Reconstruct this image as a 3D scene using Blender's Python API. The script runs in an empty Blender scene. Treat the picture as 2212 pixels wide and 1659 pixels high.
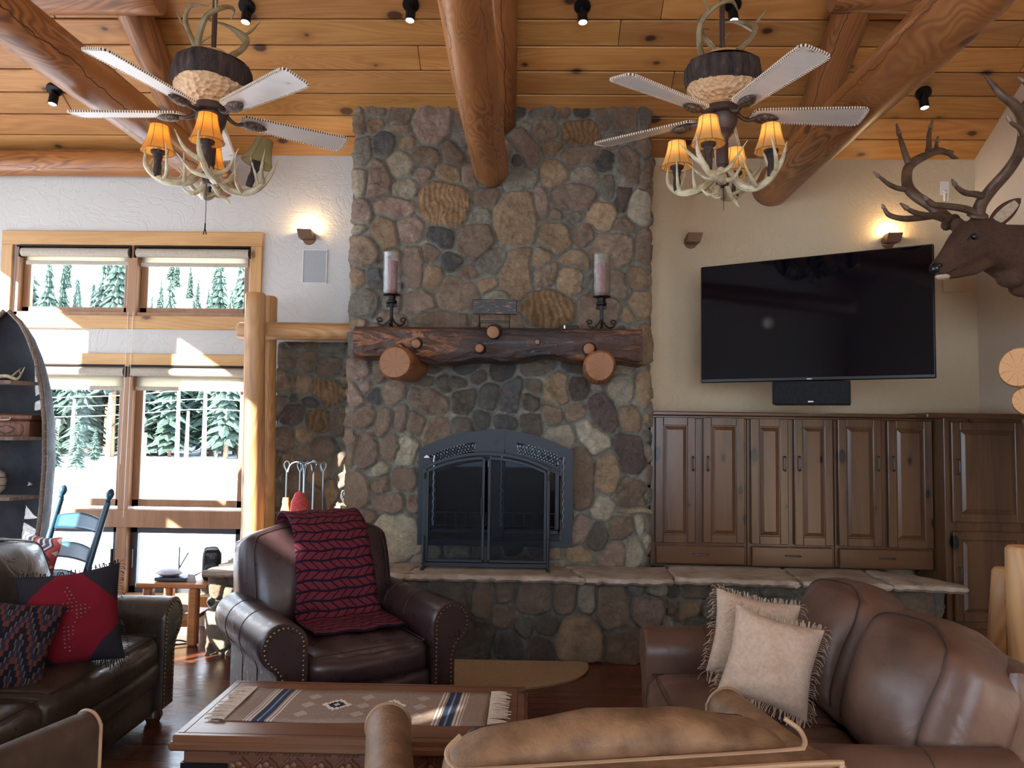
import bpy, bmesh, math, random
import numpy as np
from math import pi, sin, cos, radians as rad, sqrt
from mathutils import Vector, Matrix
from mathutils.geometry import tessellate_polygon
scn = bpy.context.scene
C = scn.collection
V = Vector
# ------------------------------------------------------------------ camera
F = 1660.0
EYE = V((0, 0, 1.5))
RC = Matrix.Rotation(rad(1.25), 3, 'Z') @ Matrix.Rotation(pi/2 + rad(3.4), 3, 'X') @ Matrix.Rotation(rad(0.8), 3, 'Z')
cd = bpy.data.cameras.new('camera'); cam = bpy.data.objects.new('camera', cd); C.objects.link(cam)
cd.sensor_width = 36; cd.lens = F/2212*36; cd.clip_start = 0.05; cd.clip_end = 2000
cam.matrix_world = Matrix.Translation(EYE) @ RC.to_4x4()
scn.camera = cam
# ------------------------------------------------------------------ light and exposure
scn.view_settings.view_transform = 'Standard'; scn.view_settings.look = 'None'
scn.view_settings.exposure = 0.78; scn.view_settings.gamma = 1; scn.view_settings.use_curve_mapping = False
scn.cycles.max_bounces = 7; scn.cycles.diffuse_bounces = 4; scn.cycles.glossy_bounces = 3
scn.cycles.transparent_max_bounces = 10; scn.cycles.transmission_bounces = 4
scn.cycles.caustics_reflective = False; scn.cycles.caustics_refractive = False
scn.cycles.sample_clamp_indirect = 6
w = bpy.data.worlds.new('world'); scn.world = w; w.use_nodes = True
bg = w.node_tree.nodes['Background']; bg.inputs[0].default_value = (0.70, 0.83, 1.0, 1); bg.inputs[1].default_value = 4.3
SUND = V((1, 0.95, -0.66)).normalized()
sl = bpy.data.lights.new('sun', 'SUN'); sl.energy = 22; sl.angle = rad(0.55); sl.color = (1, 0.95, 0.88)
so = bpy.data.objects.new('sun', sl); C.objects.link(so); so.location = (-20, -10, 20)
so.rotation_euler = SUND.to_track_quat('-Z', 'Y').to_euler()

# ------------------------------------------------------------------ pixel (2212x1659 photo) -> point in the room
def ray(px, py):
    return RC @ V(((px-1106)/F, -(py-829.5)/F, -1))
def P(px, py, Y):
    d = ray(px, py); return EYE + d*(Y/d.y)
def PZ(px, py, z):
    d = ray(px, py); return EYE + d*((z-1.5)/d.z)
def PP(px, py, p0, n):
    d = ray(px, py); return EYE + d*((p0-EYE).dot(n)/d.dot(n))

# ------------------------------------------------------------------ tagging
def tag(o, label=None, cat=None, group=None, kind=None):
    if label: o['label'] = label
    if cat: o['category'] = cat
    if group: o['group'] = group
    if kind: o['kind'] = kind
    return o
def thing(name, label, cat, loc=(0, 0, 0), rz=0, group=None, mat=None):
    o = bpy.data.objects.new(name, None); C.objects.link(o); o.empty_display_size = 0.1
    if mat is not None: o.matrix_world = mat
    else: o.location = loc; o.rotation_euler = (0, 0, rz)
    return tag(o, label, cat, group)
def copy_tree(o, parent=None):
    c = o.copy(); C.objects.link(c); c.parent = parent
    for ch in list(o.children): copy_tree(ch, c)
    return c

# ------------------------------------------------------------------ mesh builder
I4 = Matrix.Identity(4)
def T(x, y, z): return Matrix.Translation((x, y, z))
def R(a, ax): return Matrix.Rotation(a, 4, ax)
def S(x, y, z): return Matrix.Diagonal((x, y, z, 1))
def catmull(pts, k=6):
    pts = [V(p) for p in pts]
    if len(pts) < 3: return [pts[0].lerp(pts[-1], i/k) for i in range(k+1)]
    e = [pts[0]*2-pts[1]] + pts + [pts[-1]*2-pts[-2]]
    out = []
    for i in range(1, len(e)-2):
        a, b, c, d = e[i-1:i+3]
        for j in range(k):
            t = j/k
            out.append(0.5*((2*b) + (c-a)*t + (2*a-5*b+4*c-d)*t*t + (3*b-a-3*c+d)*t**3))
    out.append(pts[-1]); return out
class MB:
    def __init__(s): s.v = []; s.f = []; s.c = []; s.m = []; s.tint = (1, 1, 1); s.mi = 0
    def add(s, vs, fs, M=None):
        n = len(s.v)
        if M is not None: vs = [M @ V(p) for p in vs]
        s.v += [tuple(p) for p in vs]; s.f += [tuple(n+i for i in f) for f in fs]
        s.c += [s.tint]*len(vs); s.m += [s.mi]*len(fs); return s
    def box(s, c, d, r=0.0, M=None):
        hx, hy, hz = d[0]/2, d[1]/2, d[2]/2
        r = max(1e-4, min(r, .49*min(hx, hy, hz)*2*.5))
        sg = [(a, b, e) for a in (-1, 1) for b in (-1, 1) for e in (-1, 1)]
        vs = []; idx = {}
        for q in sg:
            for k in range(3):
                p = [q[0]*(hx-r), q[1]*(hy-r), q[2]*(hz-r)]
                p[k] = q[k]*(hx, hy, hz)[k]
                idx[(q, k)] = len(vs); vs.append((p[0]+c[0], p[1]+c[1], p[2]+c[2]))
        fs = []
        def face(l):
            a, b, e = (V(vs[l[0]]), V(vs[l[1]]), V(vs[l[2]])); n = (b-a).cross(e-a)
            m = sum((V(vs[i]) for i in l), V())/len(l) - V(c)
            fs.append(l if n.dot(m) > 0 else l[::-1])
        for k in range(3):
            a, b = [j for j in range(3) if j != k]
            for sk in (-1, 1):
                l = []
                for (x, y) in ((-1, -1), (1, -1), (1, 1), (-1, 1)):
                    q = [0, 0, 0]; q[k] = sk; q[a] = x; q[b] = y; l.append(idx[(tuple(q), k)])
                face(l)
            for x in (-1, 1):
                for y in (-1, 1):
                    q0 = [0, 0, 0]; q1 = [0, 0, 0]; q0[a] = q1[a] = x; q0[b] = q1[b] = y; q0[k] = -1; q1[k] = 1
                    face([idx[(tuple(q0), a)], idx[(tuple(q0), b)], idx[(tuple(q1), b)], idx[(tuple(q1), a)]])
        for q in sg: face([idx[(q, 0)], idx[(q, 1)], idx[(q, 2)]])
        return s.add(vs, fs, M)
    def bar(s, p0, p1, wd, th, r=0.002, up=(0, 0, 1)):
        p0, p1 = V(p0), V(p1); z = (p1-p0); L = z.length; z.normalize(); x = V(up).cross(z)
        if x.length < 1e-3: x = V((1, 0, 0)).cross(z)
        x.normalize(); y = z.cross(x)
        M = Matrix((x, y, z)).transposed().to_4x4(); M.translation = (p0+p1)/2
        return s.box((0, 0, 0), (wd, th, L), r, M)
    def rbox(s, d, r, puff=(0, 0, 0), n=10, M=None, fn=None):
        """rounded, puffed box (cushions)"""
        h = [d[0]/2, d[1]/2, d[2]/2]; key = {}; vs = []; fs = []
        def pt(p):
            k = tuple(round(x, 5) for x in p)
            if k in key: return key[k]
            q = [p[i]*h[i] for i in range(3)]
            inn = [max(-(h[i]-r), min(h[i]-r, q[i])) for i in range(3)]
            o = V([q[i]-inn[i] for i in range(3)])
            if o.length > 1e-9: o = o.normalized()*r
            q = [inn[i]+o[i] for i in range(3)]
            for i in range(3):
                a, b = [j for j in range(3) if j != i]
                q[i] += (q[i]/h[i])*puff[i]*(1-p[a]**2)*(1-p[b]**2)
            q = V(q)
            if fn: q = fn(q)
            key[k] = len(vs); vs.append(q); return key[k]
        def sp(i):
            t = i/n*2-1; return math.copysign(abs(t)**0.75, t)
        for ax in range(3):
            a, b = (ax+1) % 3, (ax+2) % 3
            for sd in (-1, 1):
                g = []
                for i in range(n+1):
                    row = []
                    for j in range(n+1):
                        p = [0, 0, 0]; p[ax] = sd; p[a] = sp(i); p[b] = sp(j); row.append(pt(p))
                    g.append(row)
                for i in range(n):
                    for j in range(n):
                        q = (g[i][j], g[i+1][j], g[i+1][j+1], g[i][j+1])
                        fs.append(q if sd > 0 else q[::-1])
        return s.add(vs, fs, M)
    def tube(s, pts, rr, n=8, k=5, cap=True, smooth=True, M=None, flat=1.0):
        if smooth:
            m = len(pts); P_ = catmull(pts, k)
            if not hasattr(rr, '__len__'): rr = [rr]*m
            R_ = []
            for i in range(len(P_)):
                t = i/(len(P_)-1)*(m-1); a = min(int(t), m-2); R_.append(rr[a]+(rr[a+1]-rr[a])*(t-a))
        else:
            P_ = [V(p) for p in pts]; R_ = rr if hasattr(rr, '__len__') else [rr]*len(P_)
        vs = []; fs = []; up = None
        for i, p in enumerate(P_):
            d = (P_[min(i+1, len(P_)-1)]-P_[max(i-1, 0)])
            d = d.normalized() if d.length > 1e-9 else V((0, 0, 1))
            if up is None:
                up = V((0, 0, 1)) if abs(d.z) < .9 else V((1, 0, 0))
            x = (up - d*up.dot(d)).normalized(); up = x; y = d.cross(x)
            for j in range(n):
                a = 2*pi*j/n; vs.append(p + x*cos(a)*R_[i] + y*sin(a)*R_[i]*flat)
        L = len(P_)
        for i in range(L-1):
            for j in range(n):
                fs.append((i*n+j, i*n+(j+1) % n, (i+1)*n+(j+1) % n, (i+1)*n+j))
        if cap: fs.append(tuple(range(n))[::-1]); fs.append(tuple((L-1)*n+j for j in range(n)))
        return s.add(vs, fs, M)
    def lathe(s, prof, n=24, M=None, fn=None, close=False):
        vs = []; fs = []; L = len(prof)
        for (r, z) in prof:
            for j in range(n):
                a = 2*pi*j/n; p = V((max(r, 1e-4)*cos(a), max(r, 1e-4)*sin(a), z)); vs.append(fn(p, a) if fn else p)
        for i in range(L-1):
            for j in range(n):
                fs.append((i*n+j, i*n+(j+1) % n, (i+1)*n+(j+1) % n, (i+1)*n+j))
        if prof[0][0] > 1e-3 and close: fs.append(tuple(range(n))[::-1])
        if prof[-1][0] > 1e-3 and close: fs.append(tuple((L-1)*n+j for j in range(n)))
        return s.add(vs, fs, M)
    def prism(s, poly, y0, y1, holes=(), M=None):
        """polygon in the XZ plane, extruded along y"""
        loops = [list(poly)] + [list(h) for h in holes]
        tris = tessellate_polygon([[V((p[0], p[1], 0)) for p in l] for l in loops])
        flat = [p for l in loops for p in l]; N = len(flat)
        vs = [(p[0], y0, p[1]) for p in flat] + [(p[0], y1, p[1]) for p in flat]; fs = []
        for t in tris:
            a, b, c = (V((*flat[i], 0)) for i in t)
            t = t if (b-a).cross(c-a).z > 0 else t[::-1]
            fs.append(tuple(t)); fs.append(tuple(i+N for i in t[::-1]))
        o = 0
        for li, l in enumerate(loops):
            m = len(l); ar = sum(l[i][0]*l[(i+1) % m][1]-l[(i+1) % m][0]*l[i][1] for i in range(m))
            flip = (ar > 0) == (li == 0)
            for i in range(m):
                q = (o+i, o+(i+1) % m, o+(i+1) % m+N, o+i+N); fs.append(q[::-1] if flip else q)
            o += m
        return s.add(vs, fs, M)
    def grid(s, fn, nu, nv, M=None, flip=False):
        vs = [fn(i/nu, j/nv) for i in range(nu+1) for j in range(nv+1)]; fs = []
        for i in range(nu):
            for j in range(nv):
                a = i*(nv+1)+j; q = (a, a+nv+1, a+nv+2, a+1); fs.append(q[::-1] if flip else q)
        return s.add(vs, fs, M)
    def ball(s, c, r, n=8, M=None):
        rr = r if hasattr(r, '__len__') else (r, r, r)
        MM = T(*c) @ S(*rr)
        if M is not None: MM = M @ MM
        return s.lathe([(sin(pi*i/n), -cos(pi*i/n)) for i in range(n+1)], n+2, MM)
    def build(s, name, mats, parent=None, smooth=35, loc=None, M=None):
        me = bpy.data.meshes.new(name)
        me.from_pydata(s.v, [], s.f)
        if not isinstance(mats, (list, tuple)): mats = [mats]
        for m in mats: me.materials.append(m)
        me.polygons.foreach_set('material_index', s.m)
        if True:
            at = me.color_attributes.new('tint', 'FLOAT_COLOR', 'POINT')
            at.data.foreach_set('color', [x for c in s.c for x in (*c, 1.0)])
        me.update()
        if smooth: me.shade_smooth(); me.set_sharp_from_angle(angle=rad(smooth))
        o = bpy.data.objects.new(name, me); C.objects.link(o)
        if parent is not None: o.parent = parent
        if loc is not None: o.location = loc
        if M is not None: o.matrix_world = M
        return o
def frame(p0, p1, up=(0, 0, 1)):
    z = (V(p1)-V(p0)).normalized(); x = V(up).cross(z)
    if x.length < 1e-3: x = V((1, 0, 0)).cross(z)
    x.normalize(); y = z.cross(x); M = Matrix((x, y, z)).transposed().to_4x4(); M.translation = V(p0); return M

# ------------------------------------------------------------------ materials
class G:
    def __init__(s, name):
        s.m = bpy.data.materials.new(name); s.m.use_nodes = True; s.t = s.m.node_tree
        s.b = s.t.nodes['Principled BSDF']; s.out = s.t.nodes['Material Output']
    def n(s, typ, **kw):
        o = s.t.nodes.new(typ)
        for k, v in kw.items():
            if k in o.inputs.keys(): s.set(o.inputs[k], v)
            else: setattr(o, k, v)
        return o
    def set(s, inp, v):
        if hasattr(v, 'is_output'): s.t.links.new(v, inp)
        elif hasattr(v, '__len__') and len(v) == 3 and inp.type == 'RGBA': inp.default_value = (*v, 1)
        else: inp.default_value = v
    def math(s, op, a, b=0.0, c=0.0):
        o = s.n('ShaderNodeMath', operation=op); s.set(o.inputs[0], a); s.set(o.inputs[1], b); s.set(o.inputs[2], c); return o.outputs[0]
    def mix(s, f, a, b, mode='MIX'):
        o = s.n('ShaderNodeMix', data_type='RGBA', blend_type=mode); s.set(o.inputs[0], f); s.set(o.inputs[6], a); s.set(o.inputs[7], b); return o.outputs[2]
    def co(s, sc=(1, 1, 1), out='Object', rot=(0, 0, 0)):
        t = s.n('ShaderNodeTexCoord'); m = s.n('ShaderNodeMapping'); s.t.links.new(t.outputs[out], m.inputs[0])
        m.inputs['Scale'].default_value = sc; m.inputs['Rotation'].default_value = rot; return m.outputs[0]
    def noise(s, co, scale, detail=4, rough=.55, dist=0.0):
        o = s.n('ShaderNodeTexNoise', Scale=scale, Detail=detail, Roughness=rough, Distortion=dist); s.t.links.new(co, o.inputs['Vector']); return o.outputs[0]
    def vor(s, co, scale, feature='F1', out=0, rnd=1.0):
        o = s.n('ShaderNodeTexVoronoi', feature=feature, Scale=scale); o.inputs['Randomness'].default_value = rnd; s.t.links.new(co, o.inputs['Vector']); return o.outputs[out]
    def ramp(s, f, stops, interp='LINEAR'):
        o = s.n('ShaderNodeValToRGB'); s.t.links.new(f, o.inputs[0]); cr = o.color_ramp; cr.interpolation = interp
        while len(cr.elements) < len(stops): cr.elements.new(.5)
        for e, (p, c) in zip(cr.elements, stops):
            e.position = p; e.color = (*c, 1) if hasattr(c, '__len__') else (c, c, c, 1)
        return o.outputs[0]
    def tint(s, col):
        a = s.n('ShaderNodeAttribute', attribute_name='tint'); return s.mix(1.0, col, a.outputs[0], 'MULTIPLY')
    def bump(s, h, strength=.3, dist=.01, prev=None):
        o = s.n('ShaderNodeBump', Strength=strength, Distance=dist); s.t.links.new(h, o.inputs['Height'])
        if prev is not None: s.t.links.new(prev, o.inputs['Normal'])
        return o.outputs[0]
    def fin(s, col=None, rough=None, metal=None, normal=None, spec=None, **kw):
        if col is not None: s.set(s.b.inputs['Base Color'], col)
        if rough is not None: s.set(s.b.inputs['Roughness'], rough)
        if metal is not None: s.set(s.b.inputs['Metallic'], metal)
        if spec is not None: s.set(s.b.inputs['Specular IOR Level'], spec)
        if normal is not None: s.set(s.b.inputs['Normal'], normal)
        for k, v in kw.items(): s.set(s.b.inputs[k.replace('_', ' ')], v)
        return s.m
def hexc(r, g, b):
    f = lambda c: (c/255/12.92 if c <= 10 else ((c/255+.055)/1.055)**2.4)
    return (f(r), f(g), f(b))
def plain(name, c, rough=.5, metal=0, spec=.5, **kw): return G(name).fin(hexc(*c), rough, metal, None, spec, **kw)
def wood(name, c1, c2, knot, grain='x', s=1.0, rough=.45, knots=.1, ks=2.2, tint=True, rings=.5, bump=.15, kstretch=2.2, kplane='xy'):
    g = G(name); st = {'x': (0.09, 1, 1), 'y': (1, 0.09, 1), 'z': (1, 1, 0.09)}[grain]
    ss = {'x': (1/kstretch, 1, 1), 'y': (1, 1/kstretch, 1), 'z': (1, 1, 1/kstretch)}[grain]
    a = g.noise(g.co(st), 9*s, 5, .6, .6)
    cw = g.co(tuple(x*s for x in st)); wv = g.n('ShaderNodeTexNoise', Scale=4.0, Detail=1.0, Distortion=1.5); g.t.links.new(cw, wv.inputs['Vector'])
    rg = g.math('SINE', g.math('MULTIPLY', wv.outputs[0], 90.0)); rg = g.math('MULTIPLY_ADD', rg, .5, .5)
    f = g.math('ADD', g.math('MULTIPLY', a, 1-rings*.5), g.math('MULTIPLY', rg, rings*.5*.6))
    col = g.ramp(f, [(.3, hexc(*c1)), (.62, hexc(*c2))])
    if knots:
        kv = g.n('ShaderNodeTexVoronoi', voronoi_dimensions='2D', Scale=ks)
        if kplane == 'xz': cs_ = g.n('ShaderNodeSeparateXYZ'); g.t.links.new(g.co(ss), cs_.inputs[0]); cc_ = g.n('ShaderNodeCombineXYZ'); g.t.links.new(cs_.outputs[0], cc_.inputs[0]); g.t.links.new(cs_.outputs[2], cc_.inputs[1]); g.t.links.new(cc_.outputs[0], kv.inputs['Vector'])
        else: g.t.links.new(g.co(ss), kv.inputs['Vector'])
        k = kv.outputs[0]; kn = g.math('ADD', k, g.math('MULTIPLY', g.noise(g.co(), 14, 2), .05)); kn = g.math('ADD', kn, g.math('MULTIPLY_ADD', g.noise(g.co(), 1.9, 1), .34, -.165))
        col = g.mix(g.ramp(kn, [(knots*.55+.02, 1.0), (knots+.03, 0.0)]), col, hexc(*knot))
        col = g.mix(g.math('MULTIPLY', g.ramp(kn, [(knots, 1.0), (knots*2.4+.03, 0.0)]), .35), col, hexc(*knot))
    if tint: col = g.tint(col)
    return g.fin(col, rough, normal=g.bump(f, bump, .004))
def logwood(name, c1, c2, c3, rough=.42, sheen=.5, rs=1.0):
    """peeled log: wandering ring figure, drying cracks along the local z axis"""
    g = G(name)
    n1 = g.n('ShaderNodeTexNoise', Scale=2.6*rs, Detail=2.5, Distortion=.8); g.t.links.new(g.co((1, 1, .30)), n1.inputs['Vector'])
    rg = g.math('MULTIPLY_ADD', g.math('SINE', g.math('MULTIPLY', n1.outputs[0], 230.0)), .5, .5)
    pat = g.noise(g.co((1, 1, .35)), 2.2, 3, .6)
    f = g.math('MULTIPLY', rg, g.ramp(pat, [(.36, .1), (.58, 1.0)]))
    col = g.mix(f, hexc(*c1), hexc(*c2))
    col = g.mix(g.ramp(g.noise(g.co((1, 1, .2)), 5, 4), [(.45, 0.0), (.7, .6)]), col, hexc(*c3))
    k = g.vor(g.co((1, 1, .6)), 3.2); col = g.mix(g.ramp(k, [(.12, .85), (.17, 0.0)]), col, hexc(c3[0]*.6, c3[1]*.55, c3[2]*.5))
    t = g.n('ShaderNodeTexCoord'); sx = g.n('ShaderNodeSeparateXYZ'); g.t.links.new(t.outputs['Object'], sx.inputs[0])
    ang = g.math('ARCTAN2', sx.outputs[1], sx.outputs[0])
    wob = g.n('ShaderNodeTexNoise', Scale=1.6, Detail=6.0, Roughness=.65); cz = g.n('ShaderNodeCombineXYZ'); g.t.links.new(sx.outputs[2], cz.inputs[2]); g.t.links.new(cz.outputs[0], wob.inputs['Vector'])
    cr = None
    for a0, wd in ((-1.9, .022), (-.6, .014), (1.3, .02), (2.7, .012)):
        d = g.math('ABSOLUTE', g.math('SUBTRACT', ang, g.math('MULTIPLY_ADD', wob.outputs[0], 1.6, a0-.8)))
        e = g.math('LESS_THAN', d, wd); cr = e if cr is None else g.math('MAXIMUM', cr, e)
    col = g.mix(cr, col, hexc(46, 26, 14))
    h = g.math('SUBTRACT', g.math('MULTIPLY', f, .15), cr)
    return g.fin(col, g.ramp(n1.outputs[0], [(.3, rough-.06), (.7, rough+.1)]), normal=g.bump(h, .5, .006), spec=sheen)
def endgrain(name, c1, c2):
    g = G(name); t = g.n('ShaderNodeTexCoord'); sx = g.n('ShaderNodeSeparateXYZ'); g.t.links.new(t.outputs['Object'], sx.inputs[0])
    r = g.math('SQRT', g.math('ADD', g.math('POWER', sx.outputs[0], 2.0), g.math('POWER', sx.outputs[1], 2.0)))
    r2 = g.math('ADD', r, g.math('MULTIPLY', g.noise(g.co(), 6, 2), .03))
    rg = g.math('MULTIPLY_ADD', g.math('SINE', g.math('MULTIPLY', r2, 700.0)), .5, .5)
    col = g.mix(rg, hexc(*c1), hexc(*c2))
    ang = g.math('ARCTAN2', sx.outputs[1], sx.outputs[0])
    st = g.math('SINE', g.math('ADD', g.math('MULTIPLY', ang, 9.0), g.math('MULTIPLY', g.noise(g.co(), 9, 3), 6.0)))
    rad_ = g.math('GREATER_THAN', st, .985)
    col = g.mix(g.math('MULTIPLY', rad_, .6), col, hexc(c1[0]*.5, c1[1]*.45, c1[2]*.4))
    return g.fin(col, .6)
def leather(name, c, c2, rough=.38, wr=.25, scale=1.0, spec=.5, coat=0.0):
    g = G(name); co = g.co()
    n = g.noise(co, 4*scale, 4); n2 = g.noise(co, 18*scale, 4, .6)
    col = g.mix(g.ramp(n, [(.35, 0.0), (.65, 1.0)]), hexc(*c), hexc(*c2))
    cre = g.n('ShaderNodeTexNoise', Scale=7.0*scale, Detail=3.0, Distortion=1.0); g.t.links.new(g.co((1, 1, 1)), cre.inputs['Vector'])
    ln = g.math('ABSOLUTE', g.math('SUBTRACT', cre.outputs[0], .5)); ln = g.ramp(ln, [(0.0, 0.0), (.12, 1.0)])
    b1 = g.bump(ln, wr, .004); b2 = g.bump(g.vor(co, 420), .12, .001, b1); b3 = g.bump(n2, wr, .006, b2)
    return g.fin(col, g.ramp(n2, [(.3, rough-.06), (.7, rough+.1)]), normal=b3, spec=spec, Coat_Weight=coat)
def fabric(name, c, c2, scale=500, rough=.9, b=.3):
    g = G(name); co = g.co(); n = g.noise(co, 60, 4, .7)
    col = g.mix(g.ramp(n, [(.35, 0.0), (.65, 1.0)]), hexc(*c), hexc(*c2))
    return g.fin(col, rough, normal=g.bump(g.noise(co, scale, 2), b, .002), spec=.2)
def glassmat(name, tr=(1, 1, 1), refl=.08, rough=0.0, edge=.4):
    g = G(name); t = g.n('ShaderNodeBsdfTransparent'); t.inputs[0].default_value = (*tr, 1)
    gl = g.n('ShaderNodeBsdfGlossy'); gl.inputs['Roughness'].default_value = rough
    lw = g.n('ShaderNodeLayerWeight', Blend=.15); m = g.n('ShaderNodeMixShader')
    g.t.links.new(g.math('MULTIPLY_ADD', g.math('POWER', lw.outputs['Facing'], 2.0), edge, refl), m.inputs[0]); g.t.links.new(t.outputs[0], m.inputs[1]); g.t.links.new(gl.outputs[0], m.inputs[2])
    g.t.links.new(m.outputs[0], g.out.inputs[0]); return g.m
def emis(name, c, st, base=None):
    g = G(name); return g.fin(hexc(*(base or c)), .6, Emission_Color=hexc(*c), Emission_Strength=st)

MT = {}
MT['pine'] = wood('pine_ceiling', (168, 114, 60), (192, 140, 80), (74, 42, 26), 'x', 1.0, .5, .07, 3.1, kstretch=1.7)
MT['trim'] = wood('pine_trim', (182, 136, 84), (204, 160, 104), (110, 66, 38), 'x', 1.0, .45, .03, 2.0, rings=.3, kplane='xz')
MT['trimz'] = wood('pine_trim_upright', (182, 136, 84), (204, 160, 104), (110, 66, 38), 'z', 1.0, .45, .03, 2.0, rings=.3, kplane='xz')
MT['sash'] = wood('sash_wood', (140, 102, 72), (164, 124, 90), (96, 60, 40), 'z', 1.4, .5, 0, rings=.2)
MT['log'] = logwood('peeled_log', (172, 114, 64), (106, 63, 36), (110, 66, 38), .38)
MT['logd'] = logwood('peeled_log_darker', (150, 96, 54), (100, 60, 34), (90, 55, 33), .4, rs=.8)
MT['logl'] = logwood('peeled_log_light', (192, 148, 100), (158, 114, 72), (146, 102, 66), .42, rs=.7)
MT['end'] = endgrain('end_grain', (132, 88, 56), (152, 106, 70))
MT['endl'] = endgrain('end_grain_light', (206, 150, 96), (222, 170, 116))
MT['cab'] = wood('knotty_alder', (68, 45, 28), (100, 68, 43), (24, 15, 11), 'z', .8, .27, .04, 3.2, rings=.15, kplane='xz')
MT['cabx'] = wood('knotty_alder_across', (74, 47, 28), (104, 68, 40), (24, 15, 11), 'x', .8, .28, .03, 2.6, rings=.15, kplane='xz')
MT['black'] = plain('black_metal', (26, 26, 28), .45, .6)
MT['iron'] = plain('dark_iron', (34, 30, 30), .4, .7)
MT['steel'] = plain('bright_steel', (176, 184, 190), .28, .9)
MT['white'] = plain('white_paint', (228, 226, 220), .5)
def plaster(name, c):
    g = G(name); co = g.co()
    n = g.n('ShaderNodeTexNoise', Scale=3.2, Detail=5.0, Roughness=.6, Distortion=2.2); g.t.links.new(co, n.inputs['Vector'])
    h = g.math('ABSOLUTE', g.math('SUBTRACT', n.outputs[0], .5)); h = g.ramp(h, [(0.0, 0.0), (.05, 1.0)])
    return g.fin(g.mix(g.noise(co, 1.5, 3), hexc(*c), hexc(c[0]*.96, c[1]*.955, c[2]*.94)), .75, normal=g.bump(h, .26, .007), spec=.25)
MT['plL'] = plaster('plaster_pale', (204, 202, 198))
MT['plR'] = plaster('plaster_lamp_warmed', (208, 190, 160))  # warm lamp light put into the colour; same wall as the pale part
MT['plS'] = plaster('plaster_side', (214, 202, 186))
def floormat():
    g = G('dark_plank_floor'); co = g.co((1, 1, 1))
    br = g.n('ShaderNodeTexBrick', Scale=1.0); g.t.links.new(co, br.inputs['Vector'])
    br.offset = .37; br.inputs['Color1'].default_value = (*hexc(112, 64, 44), 1); br.inputs['Color2'].default_value = (*hexc(84, 46, 32), 1)
    br.inputs['Mortar'].default_value = (*hexc(30, 16, 12), 1); br.inputs['Mortar Size'].default_value = .004
    br.inputs['Brick Width'].default_value = 1.3; br.inputs['Row Height'].default_value = .092
    n = g.noise(g.co((.6, 9, 1)), 4, 5, .6, .8)
    col = g.mix(g.ramp(n, [(.35, .0), (.7, .55)]), br.outputs[0], hexc(60, 30, 22))
    b = g.bump(br.outputs['Fac'], -.4, .004); b = g.bump(g.noise(g.co((1, 6, 1)), 10, 3), .16, .006, b)
    return g.fin(col, g.ramp(n, [(.3, .17), (.7, .3)]), normal=b, spec=.55)
MT['floor'] = floormat()
MT['leaR'] = leather('oxblood_leather', (44, 30, 32), (60, 42, 42), .3, .03)
MT['leaL'] = leather('espresso_leather', (44, 38, 33), (62, 53, 45), .32, .2)
MT['leaB'] = leather('brown_leather', (82, 58, 47), (104, 76, 62), .34, .1)
MT['leaT'] = leather('tan_nubuck', (104, 76, 54), (142, 108, 78), .5, .16, 3.0, .4)
MT['leaD'] = leather('brown_microfibre', (60, 46, 38), (78, 60, 48), .6, .12, 2.0, .3)
MT['seam'] = plain('dark_thread', (44, 31, 26), .6)
MT['nail'] = plain('antique_brass', (128, 108, 80), .3, .9)
def antler_mat(name, c1, c2, tip):
    g = G(name); co = g.co((1, 1, 1)); n = g.noise(co, 16, 4, .6)
    col = g.mix(g.ramp(n, [(.35, .0), (.65, 1.0)]), hexc(*c1), hexc(*c2)); col = g.tint(col)
    return g.fin(col, .42, normal=g.bump(g.noise(g.co(), 60, 3), .3, .003))
MT['ant'] = antler_mat('deer_antler', (206, 196, 166), (158, 142, 108), None)
MT['anth'] = antler_mat('antler_crown', (150, 138, 104), (118, 100, 70), None)
MT['elka'] = antler_mat('elk_antler', (112, 88, 68), (72, 54, 42), None)
# ================================================================== STRUCTURE
WY = 5.8; WZ = 3.59; SL = 0.575; XR = 3.36; XL = -4.9; CHY = 5.44; HZ = 0.56
RY_, RB_, BZ_ = .4, -3.6, 4.4
def ceil_z(y): return WZ + SL*(WY-y)
def struct(o): o['kind'] = 'structure'; return o
# floor
m = MB(); m.box((-0.8, 1.1, -.05), (8.4, 9.8, .1)); struct(m.build('floor', MT['floor'], smooth=0))
# sloping plank ceiling
rng = random.Random(4)
m = MB(); th = math.atan(SL); nb = 34; bw = .187
for i in range(-1, nb):
    x = -5.3 - rng.random()*2
    while x < XR:
        L = rng.uniform(2.6, 4.6); x2 = min(x+L, XR+.05); t = rng.uniform(.78, 1.1)
        m.tint = (t, t*rng.uniform(.94, 1.0), t*rng.uniform(.85, 1.0))
        x1 = max(x, -5.3)
        if x2 > x1+.05: m.box(((x1+x2)/2, bw*(i+.5), .012), (x2-x1-.003, bw-.009, .024), .005)
        x += L
m.tint = (.25, .2, .15); m.box((-1, bw*(nb-1)/2, .06), (8.9, bw*(nb+1), .06))
ce = struct(m.build('ceiling', MT['pine'], smooth=0)); ce.matrix_world = T(0, WY, WZ) @ R(pi-th, 'X') @ S(1, 1, -1)
m = MB(); L2 = math.hypot(RY_-RB_, ceil_z(RY_)-BZ_)
for i in range(int(L2/bw)+1): m.tint = (.95, .93, .9); m.box((-1, -bw*(i+.5), .012), (8.7, bw-.005, .024), .004)
m.box((-1, -L2/2, .05), (8.9, L2+.2, .05)); c2 = struct(m.build('ceiling_rear', MT['pine'], smooth=0)); c2.matrix_world = T(0, RY_, ceil_z(RY_)) @ R(math.atan2(ceil_z(RY_)-BZ_, RY_-RB_), 'X')
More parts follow.
